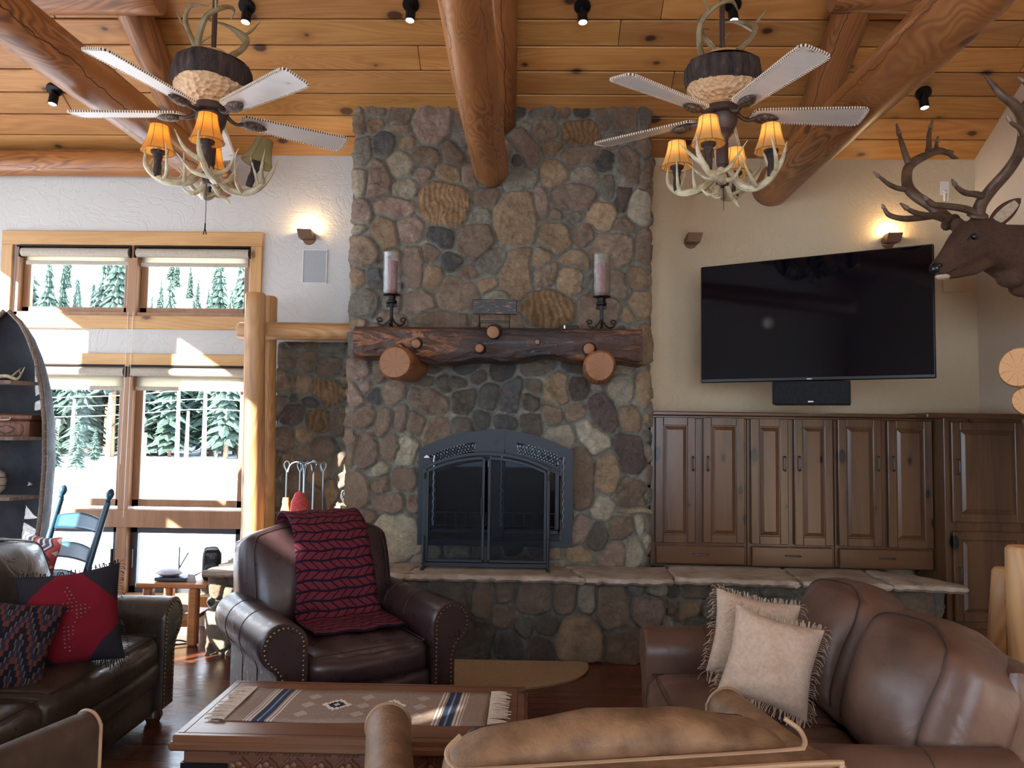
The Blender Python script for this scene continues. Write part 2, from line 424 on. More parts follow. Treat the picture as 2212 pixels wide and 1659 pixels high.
# walls
WIN = (-3.98, -2.13)                      # window opening in x
WU = (2.33, 2.89); WM = (.86, 1.93); WB = (.24, .72)   # upper, tall middle, low tiers
def wall_xz(name, x0, x1, z0, z1, y0, y1, holes, mt):
    m = MB(); m.prism([(x0, z0), (x1, z0), (x1, z1), (x0, z1)], y0, y1, holes); return struct(m.build(name, mt, smooth=0))
def rect(x0, x1, z0, z1): return [(x0, z0), (x1, z0), (x1, z1), (x0, z1)]
wall_xz('wall_back', XL-.1, -.2, -.0, WZ+.04, WY, WY+.16, [rect(WIN[0], WIN[1], WU[0], WU[1]), rect(WIN[0], WIN[1], .2, 1.95)], MT['plL'])
wall_xz('wall_back_right', -.2, XR+.1, 0, WZ+.04, WY, WY+.16, [], MT['plR'])
# side walls follow the roof slope (drawn in the YZ plane)
RY, RB, BZ = .4, -3.6, 4.4            # ridge, back end of the room, eaves height there
def wall_yz(name, x0, x1, holes, mt):
    m = MB(); m.prism([(RB, 0), (WY+.1, 0), (WY+.1, WZ-.02), (RY, ceil_z(RY)+.02), (RB, BZ+.02)], -x1, -x0, holes, R(pi/2, 'Z')); return struct(m.build(name, mt, smooth=0))
LW = [(4.23, 5.2, .3, 3.3), (3.0, 3.71, .3, 2.34), (3.0, 3.71, 2.6, 3.72), (2.05, 2.52, .3, 3.72), (.9, 1.75, .3, 2.42), (.9, 1.75, 2.62, 3.2), (.40, .80, 3.22, 3.4), (-.7, .2, .3, 2.3), (-1.62, -1.42, 3.42, 3.6)]  # unseen openings; two small high ones added to sun the throw and runner
wall_yz('wall_left', XL-.15, XL, [rect(*h) for h in LW], MT['plL'])
wall_yz('wall_right', XR, XR+.15, [], MT['plS'])
wall_xz('wall_front', XL-.1, XR+.1, 0, BZ+.04, RB-.16, RB, [rect(-2.6, 2.2, .8, 3.7)], MT['plL'])
for k, h in enumerate(LW):
    m = MB(); y0, y1, z0, z1 = h
    for (a, b, c_, d) in ((y0-.09, y1+.09, z1, z1+.09), (y0-.09, y1+.09, z0-.09, z0), (y0-.09, y0, z0, z1), (y1, y1+.09, z0, z1)):
        m.box((XL+.012, (a+b)/2, (c_+d)/2), (.02, b-a, d-c_), .003)
    struct(m.build('window_%d' % (k+2), MT['trimz'], smooth=0))  # the added sun openings get casings too
# ---- back window with its trim, sashes, panes (window_1)
w1 = thing('window_1', None, None, (0, 0, 0)); w1['kind'] = 'structure'
m = MB(); y = WY-.012
zt = 2.985; xl, xr = -4.085, -2.055
m.box(((xl+xr)/2, y, zt-.055), (xr-xl, .026, .11), .004)
for z in (WU[0]-.05, 1.99): m.box(((xl+xr)/2, y, z), (xr-xl, .026, .10), .004)
m.box(((xl+xr)/2, y, .175), (xr-xl, .026, .1), .004)
m.build('casing', MT['trim'], w1)
m = MB()
for x in (xl+.045, xr-.045): m.box((x, y, 1.5), (.09, .024, 2.75), .004)
m.build('side_casing', MT['trimz'], w1)
m = MB()
def jamb(x0, x1, z0, z1, t=.03):
    yc = WY+.075
    m.box(((x0+x1)/2, yc, z1-t/2), (x1-x0, .15, t), .003); m.box(((x0+x1)/2, yc, z0+t/2), (x1-x0, .15, t), .003)
    m.box((x0+t/2, yc, (z0+z1)/2), (t, .15, z1-z0), .003); m.box((x1-t/2, yc, (z0+z1)/2), (t, .15, z1-z0), .003)
jamb(WIN[0], WIN[1], WU[0], WU[1]); jamb(WIN[0], WIN[1], .2, 1.95)
xm = -3.06
m.box((xm, WY+.04, (WU[0]+WU[1])/2), (.075, .1, WU[1]-WU[0]), .003); m.box((xm, WY+.04, 1.07), (.08, .1, 1.76), .003)
m.box(((WIN[0]+WIN[1])/2, WY+.03, .79), (WIN[1]-WIN[0], .1, .13), .003)
m.build('window_frame', MT['sash'], w1)
panes = []
def sash(x0, x1, z0, z1, nm='sash', dark=False):
    m = MB(); yc = WY+.075; t = .055
    m.box(((x0+x1)/2, yc, z1-t/2), (x1-x0, .045, t), .004); m.box(((x0+x1)/2, yc, z0+t/2), (x1-x0, .045, t), .004)
    m.box((x0+t/2, yc, (z0+z1)/2), (t, .045, z1-z0), .004); m.box((x1-t/2, yc, (z0+z1)/2), (t, .045, z1-z0), .004)
    o = m.build(nm, MT['sash'] if not dark else MT['sashd'], w1)
    g = MB(); g.box(((x0+x1)/2, yc, (z0+z1)/2), (x1-x0-2*t+.01, .006, z1-z0-2*t+.01), .0005); g.build('pane', MT['glass'], o, smooth=0)
MT['glass'] = glassmat('window_glass', (.97, .99, 1.0), .01)
MT['sashd'] = plain('dark_sash', (62, 66, 74), .45)
for (z0, z1) in (WU, (.855, 1.92)):
    sash(WIN[0]+.03, xm-.037, z0+.02, z1-.02); sash(xm+.037, WIN[1]-.03, z0+.02, z1-.02)
for (x0, x1) in ((WIN[0]+.03, xm-.04), (xm+.04, WIN[1]-.03)): sash(x0, x1, .225, .73, 'awning_sash', True)
m = MB(); m.bar((xm-.075, WY+.01, .42), (xm-.075, WY+.01, .56), .012, .02, .004); m.bar((xm+.075, WY+.01, .42), (xm+.075, WY+.01, .56), .012, .02, .004); m.build('sash_lock', MT['iron'], w1)
# roller shades
MT['shade'] = fabric('roller_shade_cloth', (170, 160, 146), (186, 176, 160), 300)
def shade(x0, x1, zt, drop, lab):
    t = thing('roller_shade', lab, 'blind', ((x0+x1)/2, WY+.0, zt), group=None); L = x1-x0
    m = MB(); m.lathe([(0, -L/2), (.034, -L/2), (.034, L/2), (0, L/2)], 20, T(0, -.005, -.055) @ R(pi/2, 'Y')); m.build('roller', MT['shade'], t)
    m = MB(); m.box((0, .028, -.055-drop/2), (L-.04, .003, drop), .001); m.build('shade_cloth', MT['shadet'], t)
    m = MB(); m.box((0, .025, -.06-drop), (L-.03, .016, .03), .005); m.build('hem_bar', MT['shade'], t)
    m = MB(); m.box((0, .0, -.008), (L+.03, .06, .014), .003); m.box((L/2+.012, .0, -.055), (.014, .055, .085), .01); m.box((-L/2-.012, .0, -.055), (.01, .055, .08), .01); m.build('bracket', MT['iron'], t)
    return t
g = G('shade_cloth_thin'); tl = g.n('ShaderNodeBsdfTranslucent'); tl.inputs[0].default_value = (*hexc(214, 206, 186), 1); mx = g.n('ShaderNodeMixShader'); mx.inputs[0].default_value = .6
g.fin(hexc(190, 182, 166), .9); g.t.links.new(g.b.outputs[0], mx.inputs[1]); g.t.links.new(tl.outputs[0], mx.inputs[2]); g.t.links.new(mx.outputs[0], g.out.inputs[0]); MT['shadet'] = g.m
shade(WIN[0]+.05, xm-.03, WU[1]-.015, .07, 'rolled-up linen shade over the upper left window pane')
shade(xm+.03, WIN[1]-.03, WU[1]-.015, .08, 'rolled-up linen shade over the upper right window pane')
shade(WIN[0]+.05, xm-.03, 1.955, .12, 'rolled-up linen shade over the tall left window pane, behind the canoe shelf')
shade(xm+.03, WIN[1]-.03, 1.955, .12, 'rolled-up linen shade over the tall right window pane, beside the log post')
m = MB(); m.tube([(-3.07, WY-.03, 2.36), (-3.075, WY-.035, 1.2)], .0018, 5, smooth=False); m.tube([(-3.03, WY-.03, 2.36), (-3.035, WY-.035, .8)], .0018, 5, smooth=False)
tag(m.build('shade_cord', MT['white']), 'thin white pull cords hanging in front of the window mullion', 'cord')

# ================================================================== STONEWORK
def fbm(x, y, sc, octv=4, seed=0, gain=.5):
    r = np.random.RandomState(seed); out = 0; amp = 1; tot = 0
    for o in range(octv):
        g_ = r.rand(64, 64); X = x*sc*2**o; Y = y*sc*2**o
        i = np.floor(X).astype(int); j = np.floor(Y).astype(int); fx = X-i; fy = Y-j; fx = fx*fx*(3-2*fx); fy = fy*fy*(3-2*fy)
        a = g_[i % 64, j % 64]; b = g_[(i+1) % 64, j % 64]; c = g_[i % 64, (j+1) % 64]; d = g_[(i+1) % 64, (j+1) % 64]
        out = out + amp*((a*(1-fx)+b*fx)*(1-fy)+(c*(1-fx)+d*fx)*fy); tot += amp; amp *= gain
    return out/tot-.5
PAL = {'b': (130, 113, 97), 't': (152, 130, 104), 'o': (140, 112, 82), 'g': (121, 117, 106), 'd': (84, 83, 82), 'l': (160, 152, 133), 'm': (140, 121, 108), 'p': (92, 80, 76), 'k': (98, 91, 82)}
def stonemat():
    g = G('fieldstone'); a = g.n('ShaderNodeAttribute', attribute_name='tint'); co = g.co()
    n = g.noise(co, 26, 6, .68, .6); n2 = g.noise(co, 7, 4, .6, 1.5)
    col = g.mix(1.0, a.outputs[0], g.ramp(n, [(.3, (.74, .72, .70)), (.5, (1.0, 1.0, 1.0)), (.72, (1.28, 1.25, 1.2))]), 'MULTIPLY')
    col = g.mix(g.ramp(n2, [(.5, 0.0), (.7, .3)]), col, hexc(150, 122, 88))
    return g.fin(col, .78, normal=g.bump(g.noise(co, 26, 8, .75, 1.4), 1.0, .034), spec=.35)
MT['stone'] = stonemat()
MT['grout'] = plain('grout', (132, 128, 118), .9)
def stone_wall(name, path, zr, seeds, res=.008, depth=.06, seed=1, big=.16, mask=None, gz=.35, gap=.012, parent=None, topopen=None, tone=1.0):
    """path: plan polyline, outward normal to the right of travel; seeds (u,z,w,h,angle,colour)"""
    rs = np.random.RandomState(seed); rr = random.Random(seed)
    pts = [np.array(p, float) for p in path]; seg = [np.linalg.norm(pts[i+1]-pts[i]) for i in range(len(pts)-1)]; U = sum(seg)
    nu = int(U/res); nz = int((zr[1]-zr[0])/res)
    uu = np.linspace(0, U, nu+1); zz = np.linspace(zr[0], zr[1], nz+1)
    # plan position and (rounded) normal
    cum = np.concatenate([[0], np.cumsum(seg)]); px = []; nn = []
    nor = [];
    for i in range(len(seg)):
        d = (pts[i+1]-pts[i])/seg[i]; nor.append(np.array([d[1], -d[0]]))
    rc = .035
    for u in uu:
        k = min(int(np.searchsorted(cum, u, 'right')-1), len(seg)-1); k = max(k, 0)
        p = pts[k]+(pts[k+1]-pts[k])*(u-cum[k])/seg[k]; n = nor[k].copy(); cut = 0
        for kk in (k, k+1):
            if 0 < kk < len(seg):
                d_ = u-cum[kk]
                if abs(d_) < rc:
                    t = .5+.5*d_/rc; n = nor[kk-1]*(1-t)+nor[kk]*t; n /= np.linalg.norm(n)
                    cut = (1-abs(d_)/rc)**1.5*rc*.45
        px.append(p-n*cut*(1 if True else 0)); nn.append(n)
    px = np.array(px); nn = np.array(nn)
    Ug, Zg = np.meshgrid(uu, zz, indexing='ij')
    wx = fbm(Ug, Zg, 5.5, 3, seed+1)*.05+fbm(Ug, Zg, 22, 3, seed+7)*.017; wz = fbm(Ug, Zg, 5.5, 3, seed+2)*.05+fbm(Ug, Zg, 22, 3, seed+8)*.017
    S_ = [list(s_) for s_ in seeds]
    def dist(u, z, s_):
        a = rad(s_[4]); ca, sa = math.cos(a), math.sin(a); dx = u-s_[0]; dz = z-s_[1]
        x = dx*ca-dz*sa; y = dx*sa+dz*ca
        return ((np.abs(x)/(s_[2]/2))**2.6+(np.abs(y)/(s_[3]/2))**2.6)**(1/2.6)
    # fill what is left with random stones
    cols = list('bbbtgglmkd'); step = .02
    cu, cz = np.meshgrid(np.arange(0.02, U, step), np.arange(zr[0]+.02, zr[1], step), indexing='ij')
    D = np.full(cu.shape, 9.0); DM = np.full(cu.shape, 9.0)
    for s_ in S_:
        d = dist(cu, cz, s_); D = np.minimum(D, d); DM = np.minimum(DM, (d-1)*min(s_[2], s_[3])/2)
    tries = 0
    while tries < 900:
        tries += 1
        ok = np.argwhere(DM > .035)
        if len(ok) == 0: break
        i, j = ok[rr.randrange(len(ok))] if rr.random() < .6 else ok[int(np.argmax(DM[ok[:, 0], ok[:, 1]]))]
        rm = min(DM[i, j], big*rr.uniform(.5, 1.0)/1.0)
        w_ = rm*2*rr.uniform(.95, 1.1); h_ = rm*2*rr.uniform(.8, 1.3); s_ = [cu[i, j], cz[i, j], w_, h_, rr.uniform(-50, 50), rr.choice(cols)]
        S_.append(s_); d = dist(cu, cz, s_); DM = np.minimum(DM, (d-1)*min(w_, h_)/2)
    n = len(S_); d1 = np.full(Ug.shape, 1e3); d2 = np.full(Ug.shape, 1e3); d3 = np.full(Ug.shape, 1e3); idx = np.zeros(Ug.shape, int)
    Ru = np.array([math.sqrt(s_[2]*s_[3])/2 for s_ in S_]); uw = Ug+wx; zw = Zg+wz
    for i, s_ in enumerate(S_):
        d = (dist(uw, zw, s_)-1)*Ru[i]
        new = d < d1; d3 = np.where(new, d2, np.where(d < d2, d2, np.minimum(d3, d))); d2 = np.where(new, d1, np.minimum(d2, d)); idx = np.where(new, i, idx); d1 = np.where(new, d, d1)
    e = np.minimum((d2-d1)*.5-gap*.3, .03-d1*.9)
    e = e - .013*np.clip(1-(d3-d1)/.055, 0, 1)**1.2
    e = e + fbm(Ug, Zg, 60, 2, seed+9)*.006
    t = np.clip(e/.019, 0, 1); prof = np.sqrt(np.clip(1-(1-t)**2, 0, 1))
    cu_ = np.array([s_[0] for s_ in S_]); cz_ = np.array([s_[1] for s_ in S_])
    H = rs.uniform(.75, 1.15, n)[idx]*depth; tu = rs.uniform(-.09, .09, n)[idx]; tz = rs.uniform(-.07, .1, n)[idx]
    rgh = rs.uniform(.5, 1.5, n)[idx]
    lay = fbm(Ug*1.0+rs.uniform(0, 9, n)[idx], Zg+rs.uniform(0, 9, n)[idx], 9, 5, seed+3, .6)
    chunk = np.round(lay*9)/9*.5+lay*.5
    h = prof*(H + (Ug-cu_[idx])*tu + (Zg-cz_[idx])*tz + chunk*.042*rgh + fbm(Ug, Zg, 34, 2, seed+11)*.012*rgh) + (1-prof)*fbm(Ug, Zg, 30, 3, seed+4)*.006
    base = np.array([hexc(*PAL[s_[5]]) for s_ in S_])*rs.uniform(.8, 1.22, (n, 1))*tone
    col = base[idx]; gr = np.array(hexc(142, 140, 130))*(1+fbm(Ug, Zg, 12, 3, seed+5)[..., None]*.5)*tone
    k = np.clip((e-.001)/.006, 0, 1)[..., None]; var = (1+fbm(Ug, Zg, 12, 4, seed+6)*.55)[..., None]
    isb = np.array([s_[5] == 'o' for s_ in S_])[idx][..., None]; band = .5+.5*np.sin(Ug*150+fbm(Ug, Zg, 5, 3, seed+12)*26+fbm(Ug, Zg, 1.2, 2, seed+13)*60)[..., None]
    var = var*np.where(isb, .72+.55*band, 1.0)
    C_ = col*var*k+gr*(1-k)
    if mask is not None:
        mm = mask(Ug, Zg); h = np.where(mm, -.26, h)
    X = px[:, 0][:, None]+nn[:, 0][:, None]*h; Y = px[:, 1][:, None]+nn[:, 1][:, None]*h
    vs = np.stack([X, Y, Zg], -1).reshape(-1, 3); N = nz+1
    ii, jj = np.meshgrid(np.arange(nu), np.arange(nz), indexing='ij'); a = (ii*N+jj).ravel()
    fs = np.stack([a, a+N, a+N+1, a+1], -1)
    me = bpy.data.meshes.new(name); me.vertices.add(len(vs)); me.vertices.foreach_set('co', vs.ravel())
    me.loops.add(len(fs)*4); me.loops.foreach_set('vertex_index', fs.ravel().astype(np.int32))
    me.polygons.add(len(fs)); me.polygons.foreach_set('loop_start', np.arange(0, len(fs)*4, 4, dtype=np.int32))
    me.update(calc_edges=True); me.validate()
    at = me.color_attributes.new('tint', 'FLOAT_COLOR', 'POINT'); at.data.foreach_set('color', np.concatenate([C_.reshape(-1, 3), np.ones((len(vs), 1))], 1).ravel().astype(np.float32))
    me.materials.append(MT['stone']); me.shade_smooth()
    o = bpy.data.objects.new(name, me); C.objects.link(o); o.parent = parent; return o
def cat(rows, ox, oy, zf, Y, ufn):
    """stones read off the photo: centre, width, height, tilt, colour"""
    out = []
    for (x, y, w_, h_, a, c_) in rows:
        p = P(ox+x/zf, oy+y/zf, Y); s_ = Y/F/zf; out.append((ufn(p), p.z, w_*s_*1.03, h_*s_*1.03, a, c_))
    return out
SA = [(165,255,130,300,0,'b'),(325,150,220,150,0,'b'),(590,175,300,200,-10,'b'),(325,305,170,140,5,'t'),(575,340,160,80,5,'t'),(885,300,370,420,0,'m'),(1170,230,150,250,0,'b'),(1200,430,180,180,0,'g'),(190,570,190,290,0,'g'),(420,495,200,250,15,'d'),(640,480,170,170,-15,'t'),(545,710,310,280,15,'l'),(835,620,280,200,25,'b'),(1090,590,300,180,50,'b'),(340,860,260,430,5,'m'),(150,880,150,270,0,'l'),(810,800,200,170,-30,'b'),(1050,800,240,230,20,'t'),(1260,830,170,280,-20,'m'),(610,950,230,210,20,'l'),(175,1165,210,270,0,'m'),(510,1130,410,190,5,'m'),(1000,1100,500,470,30,'o'),(1450,1040,270,210,0,'b'),(1375,1230,230,130,5,'g'),(140,1350,160,110,0,'l'),(400,1400,280,330,-25,'t'),(665,1350,250,270,0,'m'),(970,1430,290,230,10,'d'),(1320,1460,420,330,-20,'b'),(200,1560,340,300,0,'b')]
SB = [(930,230,170,130,0,'d'),(1155,240,290,110,-10,'g'),(1340,230,130,140,-30,'b'),(1480,220,190,130,0,'d'),(1650,290,110,250,-20,'b'),(1850,290,240,230,0,'b'),(2030,270,100,230,0,'g'),(945,340,160,70,0,'l'),(1165,400,270,200,0,'b'),(1480,400,360,220,0,'o'),(1020,540,190,400,-35,'m'),(1230,540,160,180,30,'t'),(1450,610,320,190,-10,'b'),(1800,440,200,100,0,'g'),(1245,775,250,270,0,'t'),(1680,670,170,200,30,'d'),(1880,710,220,310,-10,'b'),(2030,780,110,260,0,'b'),(1510,790,220,200,30,'l'),(1810,770,70,180,-30,'g'),(1690,870,120,230,5,'g'),(950,810,320,200,0,'g'),(1420,960,390,260,-15,'m'),(1840,980,150,250,15,'p'),(1990,1060,230,320,-10,'l'),(915,1155,370,480,0,'t'),(1145,1020,130,280,-5,'m'),(1275,1110,150,130,0,'b'),(1430,1150,170,170,-40,'g'),(1670,1120,280,260,20,'t'),(1850,1210,210,150,20,'b'),(1265,1310,290,300,0,'t'),(1520,1290,200,250,-10,'b'),(1740,1430,400,340,0,'b'),(2030,1390,130,320,0,'b')]
SC = [(475,230,150,310,0,'m'),(590,140,140,140,30,'b'),(740,200,170,150,10,'d'),(1030,200,240,170,-40,'g'),(1175,280,220,350,10,'t'),(1360,190,130,190,30,'t'),(1385,280,170,180,-35,'b'),(1590,190,200,140,20,'t'),(1560,340,180,210,0,'t'),(85,310,100,160,0,'t'),(205,320,110,170,0,'d'),(625,310,150,180,0,'t'),(855,280,150,110,30,'b'),(785,430,300,240,10,'b'),(980,370,130,100,-30,'t'),(1060,450,150,100,0,'l'),(520,470,210,170,-5,'m'),(140,480,200,200,0,'g'),(80,620,130,80,0,'t'),(350,600,200,110,10,'b'),(680,600,400,150,0,'b'),(1060,610,360,130,0,'b'),(1410,530,340,260,5,'o'),(1740,540,300,260,10,'b'),(1850,340,220,220,0,'b'),(2020,310,200,160,0,'t'),(2060,500,160,200,0,'t'),(1960,580,120,100,30,'t'),(2070,730,90,240,0,'t')]
SD = [(185,75,200,170,0,'m'),(350,95,110,200,-15,'b'),(240,205,130,120,-20,'m'),(145,265,130,200,-10,'m'),(320,275,110,160,10,'d'),(470,250,190,220,20,'b'),(700,145,190,110,-5,'k'),(870,180,130,160,-20,'k'),(980,160,140,90,30,'k'),(1120,130,130,120,0,'k'),(1040,50,170,120,0,'d'),(730,60,220,70,0,'k'),(740,310,340,230,10,'b'),(1020,310,190,200,0,'k'),(1210,280,160,180,0,'d'),(200,450,240,180,-10,'b'),(370,490,160,220,20,'b'),(530,440,150,220,10,'m'),(640,470,180,190,10,'b'),(800,550,220,270,35,'b'),(1020,500,190,150,0,'k'),(1150,450,170,150,0,'d'),(120,700,80,310,0,'b'),(255,710,160,330,0,'m'),(440,665,160,230,15,'b'),(555,700,190,270,20,'l'),(340,860,170,150,-20,'l'),(165,1010,240,290,0,'b'),(375,980,150,160,-15,'b'),(545,920,210,230,10,'b'),(430,1110,240,150,-5,'m'),(600,1100,110,130,0,'b'),(280,1200,120,110,0,'b'),(95,1230,90,150,0,'l'),(200,1260,90,110,0,'b'),(490,1380,330,380,-15,'l'),(780,1480,110,130,0,'l'),(970,1480,200,140,0,'l'),(1110,1480,80,120,0,'l'),(1240,1480,120,120,0,'g')]
SE = [(90,90,210,190,0,'d'),(350,50,270,130,0,'k'),(640,40,190,110,0,'k'),(160,260,170,310,15,'d'),(345,190,130,110,0,'k'),(515,210,210,270,-10,'t'),(680,215,170,190,0,'p'),(820,200,80,80,0,'l'),(1025,230,190,210,0,'l'),(1205,230,140,260,0,'t'),(300,320,130,140,30,'k'),(100,460,150,150,0,'d'),(320,480,170,190,0,'k'),(470,410,190,180,20,'b'),(660,410,160,150,-10,'b'),(870,410,220,300,-20,'p'),(1100,450,210,210,0,'t'),(1220,440,50,100,0,'t'),(540,600,250,220,20,'l'),(790,600,200,300,-40,'l'),(1080,700,240,350,-10,'p'),(720,920,180,490,-5,'b'),(910,870,190,340,0,'t'),(1090,1020,240,240,0,'b'),(870,1160,210,210,20,'l'),(1090,1180,220,50,0,'t'),(710,1310,150,260,10,'m'),(830,1380,160,230,0,'k'),(1020,1310,190,200,0,'b'),(1165,1310,70,160,0,'l'),(680,1510,220,150,0,'t'),(510,1500,130,140,0,'b'),(930,1510,230,160,-15,'m'),(1115,1490,120,200,0,'l')]
CX0, CX1 = -1.27, .84
uf = lambda p: (WY-CHY)+(p.x-CX0)
YS = CHY-.04
chs = cat(SA, 740, 200, 4.608, YS, uf)+cat(SB, 880, 180, 3.95, YS, uf)+cat(SC, 740, 500, 3.16, YS, uf)+cat(SD, 720, 780, 3.606, YS, uf)+cat(SE, 1060, 780, 3.606, YS, uf)
chim = thing('stone_chimney', 'floor-to-ceiling fieldstone chimney breast in the middle of the back wall', 'chimney', (0, 0, 0)); chim['kind'] = 'thing'
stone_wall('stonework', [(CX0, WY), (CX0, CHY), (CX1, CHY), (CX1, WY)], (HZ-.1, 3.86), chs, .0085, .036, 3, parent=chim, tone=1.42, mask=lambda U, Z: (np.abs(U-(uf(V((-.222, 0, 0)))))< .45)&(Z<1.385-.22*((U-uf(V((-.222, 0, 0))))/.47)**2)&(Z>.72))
uf3 = lambda p: p.x+1.9
SG = [(220,200,210,190,30,'b'),(400,230,170,170,-30,'b'),(560,280,200,230,30,'b'),(270,100,150,80,0,'b'),(400,100,120,80,0,'t'),(590,120,190,110,0,'g'),(170,390,110,200,0,'t'),(260,390,60,150,0,'t'),(350,420,130,160,0,'t'),(550,460,230,300,-50,'o'),(270,520,90,80,0,'d'),(430,560,190,90,10,'d'),(280,660,190,180,0,'p'),(170,580,110,180,0,'b'),(480,710,210,220,0,'o'),(640,730,130,230,0,'b'),(220,880,180,210,0,'b'),(370,830,180,140,20,'t'),(510,940,220,190,0,'b'),(360,980,120,110,0,'t'),(240,1040,130,140,0,'t'),(480,1120,190,200,0,'t'),(570,1290,90,260,0,'t'),(150,1310,110,190,0,'b'),(250,1230,170,180,0,'b'),(430,1380,170,230,0,'b'),(130,1060,80,220,0,'t')]
alc = stone_wall('stone_wainscot', [(-1.9, WY-.03), (CX0+.03, WY-.03)], (HZ-.05, 2.14), cat(SG, 560, 720, 3.773, WY-.05, uf3), .01, .036, 12, tone=1.0)
tag(alc, 'fieldstone facing below the log rail, behind the hearth tools', 'stone wall')
# hearth (raised stone bench along the back wall) with flagstone top
HP = [(-2.07, 5.78), (-2.07, 5.11), (.90, 5.11), (.90, 5.17), (2.62, 5.02), (2.66, 5.3)]
SH = [(190,240,180,90,0,'b'),(480,330,290,280,0,'k'),(745,325,160,230,0,'b'),(900,280,130,130,0,'b'),(1115,320,270,220,0,'m'),(885,440,150,170,0,'b'),(1340,340,170,250,0,'b'),(1510,340,110,200,0,'l'),(1690,390,220,300,0,'b'),(1880,260,100,50,0,'g'),(2000,260,120,80,0,'l'),(1930,420,240,220,0,'m'),(1045,540,140,190,0,'g'),(1235,530,230,170,0,'k'),(650,610,350,270,0,'k'),(940,650,190,190,0,'d'),(1160,660,170,190,0,'p'),(1440,600,350,310,0,'t'),(1770,640,280,250,0,'b')]
u1 = .67; ufh = lambda p: u1+(p.x+2.07)
def ufr(p): return u1+2.97+.06+(p.x-.90)*1.004
SI = [(165,160,120,120,0,'k'),(330,170,180,120,0,'b'),(290,290,150,130,0,'t'),(650,170,260,140,0,'g'),(480,150,100,90,0,'t'),(870,160,180,80,0,'g'),(410,300,90,100,0,'g'),(1280,170,110,70,0,'g'),(1400,200,120,130,0,'k'),(1560,210,170,190,0,'b'),(1790,240,210,220,0,'b'),(2000,290,230,320,0,'g'),(2070,490,130,160,0,'b')]
he = thing('stone_hearth', 'raised fieldstone hearth bench with a flagstone top along the back wall', 'hearth', (0, 0, 0))
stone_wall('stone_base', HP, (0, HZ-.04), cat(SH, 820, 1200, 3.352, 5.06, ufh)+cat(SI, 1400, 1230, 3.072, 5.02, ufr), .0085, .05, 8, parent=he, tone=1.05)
m = MB(); m.prism([(-2.02, 5.78), (-2.02, 5.15), (.86, 5.15), (.86, 5.2), (2.6, 5.06), (2.62, 5.78)], 0, HZ-.05, M=Matrix(((1, 0, 0, 0), (0, 0, 1, 0), (0, 1, 0, 0), (0, 0, 0, 1)))); m.build('core', MT['grout'], he, smooth=0)
def slabmat():
    g = G('flagstone'); co = g.co(); n = g.noise(co, 6, 5, .6, .6)
    col = g.ramp(n, [(.3, hexc(138, 124, 112)), (.5, hexc(168, 154, 140)), (.7, hexc(188, 176, 162))])
    return g.fin(g.tint(col), .7, normal=g.bump(g.noise(co, 22, 6, .65), .5, .012), spec=.3)
MT['slab'] = slabmat()
def slab(poly, z0, z1, tint, seed):
    r = random.Random(seed); out = []
    n = len(poly); m = MB(); m.tint = tint
    for i in range(n):
        a = V(poly[i]); b = V(poly[(i+1) % n]); L = (b-a).length; k = max(1, int(L/.035))
        for j in range(k):
            p = a.lerp(b, j/k); q = (b-a).normalized(); nr = V((q.y, -q.x)); out.append((p+nr*r.uniform(-.012, .012), nr, r.uniform(-.006, .006)))
    N = len(out); vs = []
    for lv, (ins, z) in enumerate(((0.02, z0), (-.004, z0+.018), (0.0, z1-.02), (.01, z1-.004), (.03, z1))):
        for (p, nr, dz) in out:
            jit = r.uniform(-.008, .008) if 0 < lv < 4 else 0
            q = p-nr*(ins+jit); vs.append((q.x, q.y, z+(dz if lv < 3 else 0)))
    fs = []
    for l in range(4):
        for j in range(N): fs.append((l*N+j, l*N+(j+1) % N, (l+1)*N+(j+1) % N, (l+1)*N+j))
    tr = tessellate_polygon([[V((v_[0], v_[1], 0)) for v_ in vs[4*N:5*N]]])
    for t in tr:
        a, b, c_ = (V(vs[4*N+i]) for i in t); t = t if (b-a).cross(c_-a).z > 0 else t[::-1]; fs.append(tuple(4*N+i for i in t))
    m.add(vs, fs); return m
for k, (poly, t) in enumerate((([(-2.10, 5.0), (-1.5, 5.01), (-1.52, 5.8), (-2.10, 5.8)], 1.0), ([(-1.49, 5.01), (-.80, 5.02), (-.72, 5.46), (-1.51, 5.8)], .95), ([(-.79, 5.02), (.37, 5.0), (.25, 5.46), (-.71, 5.46)], .86), ([(.385, 4.98), (.95, 4.99), (.97, 5.46), (.265, 5.46)], .9),
                            ([(.965, 5.06), (1.75, 5.0), (1.8, 5.6), (.985, 5.6)], 1.05), ([(1.765, 5.0), (2.3, 4.955), (2.34, 5.56), (1.815, 5.58)], .98), ([(2.315, 4.95), (2.76, 4.90), (2.78, 5.0), (2.64, 5.3), (2.355, 5.56)], 1.02))):
    slab(poly, HZ-.045, HZ, (t, t*.98, t*.96), k).build('flagstone', MT['slab'], he, smooth=50)
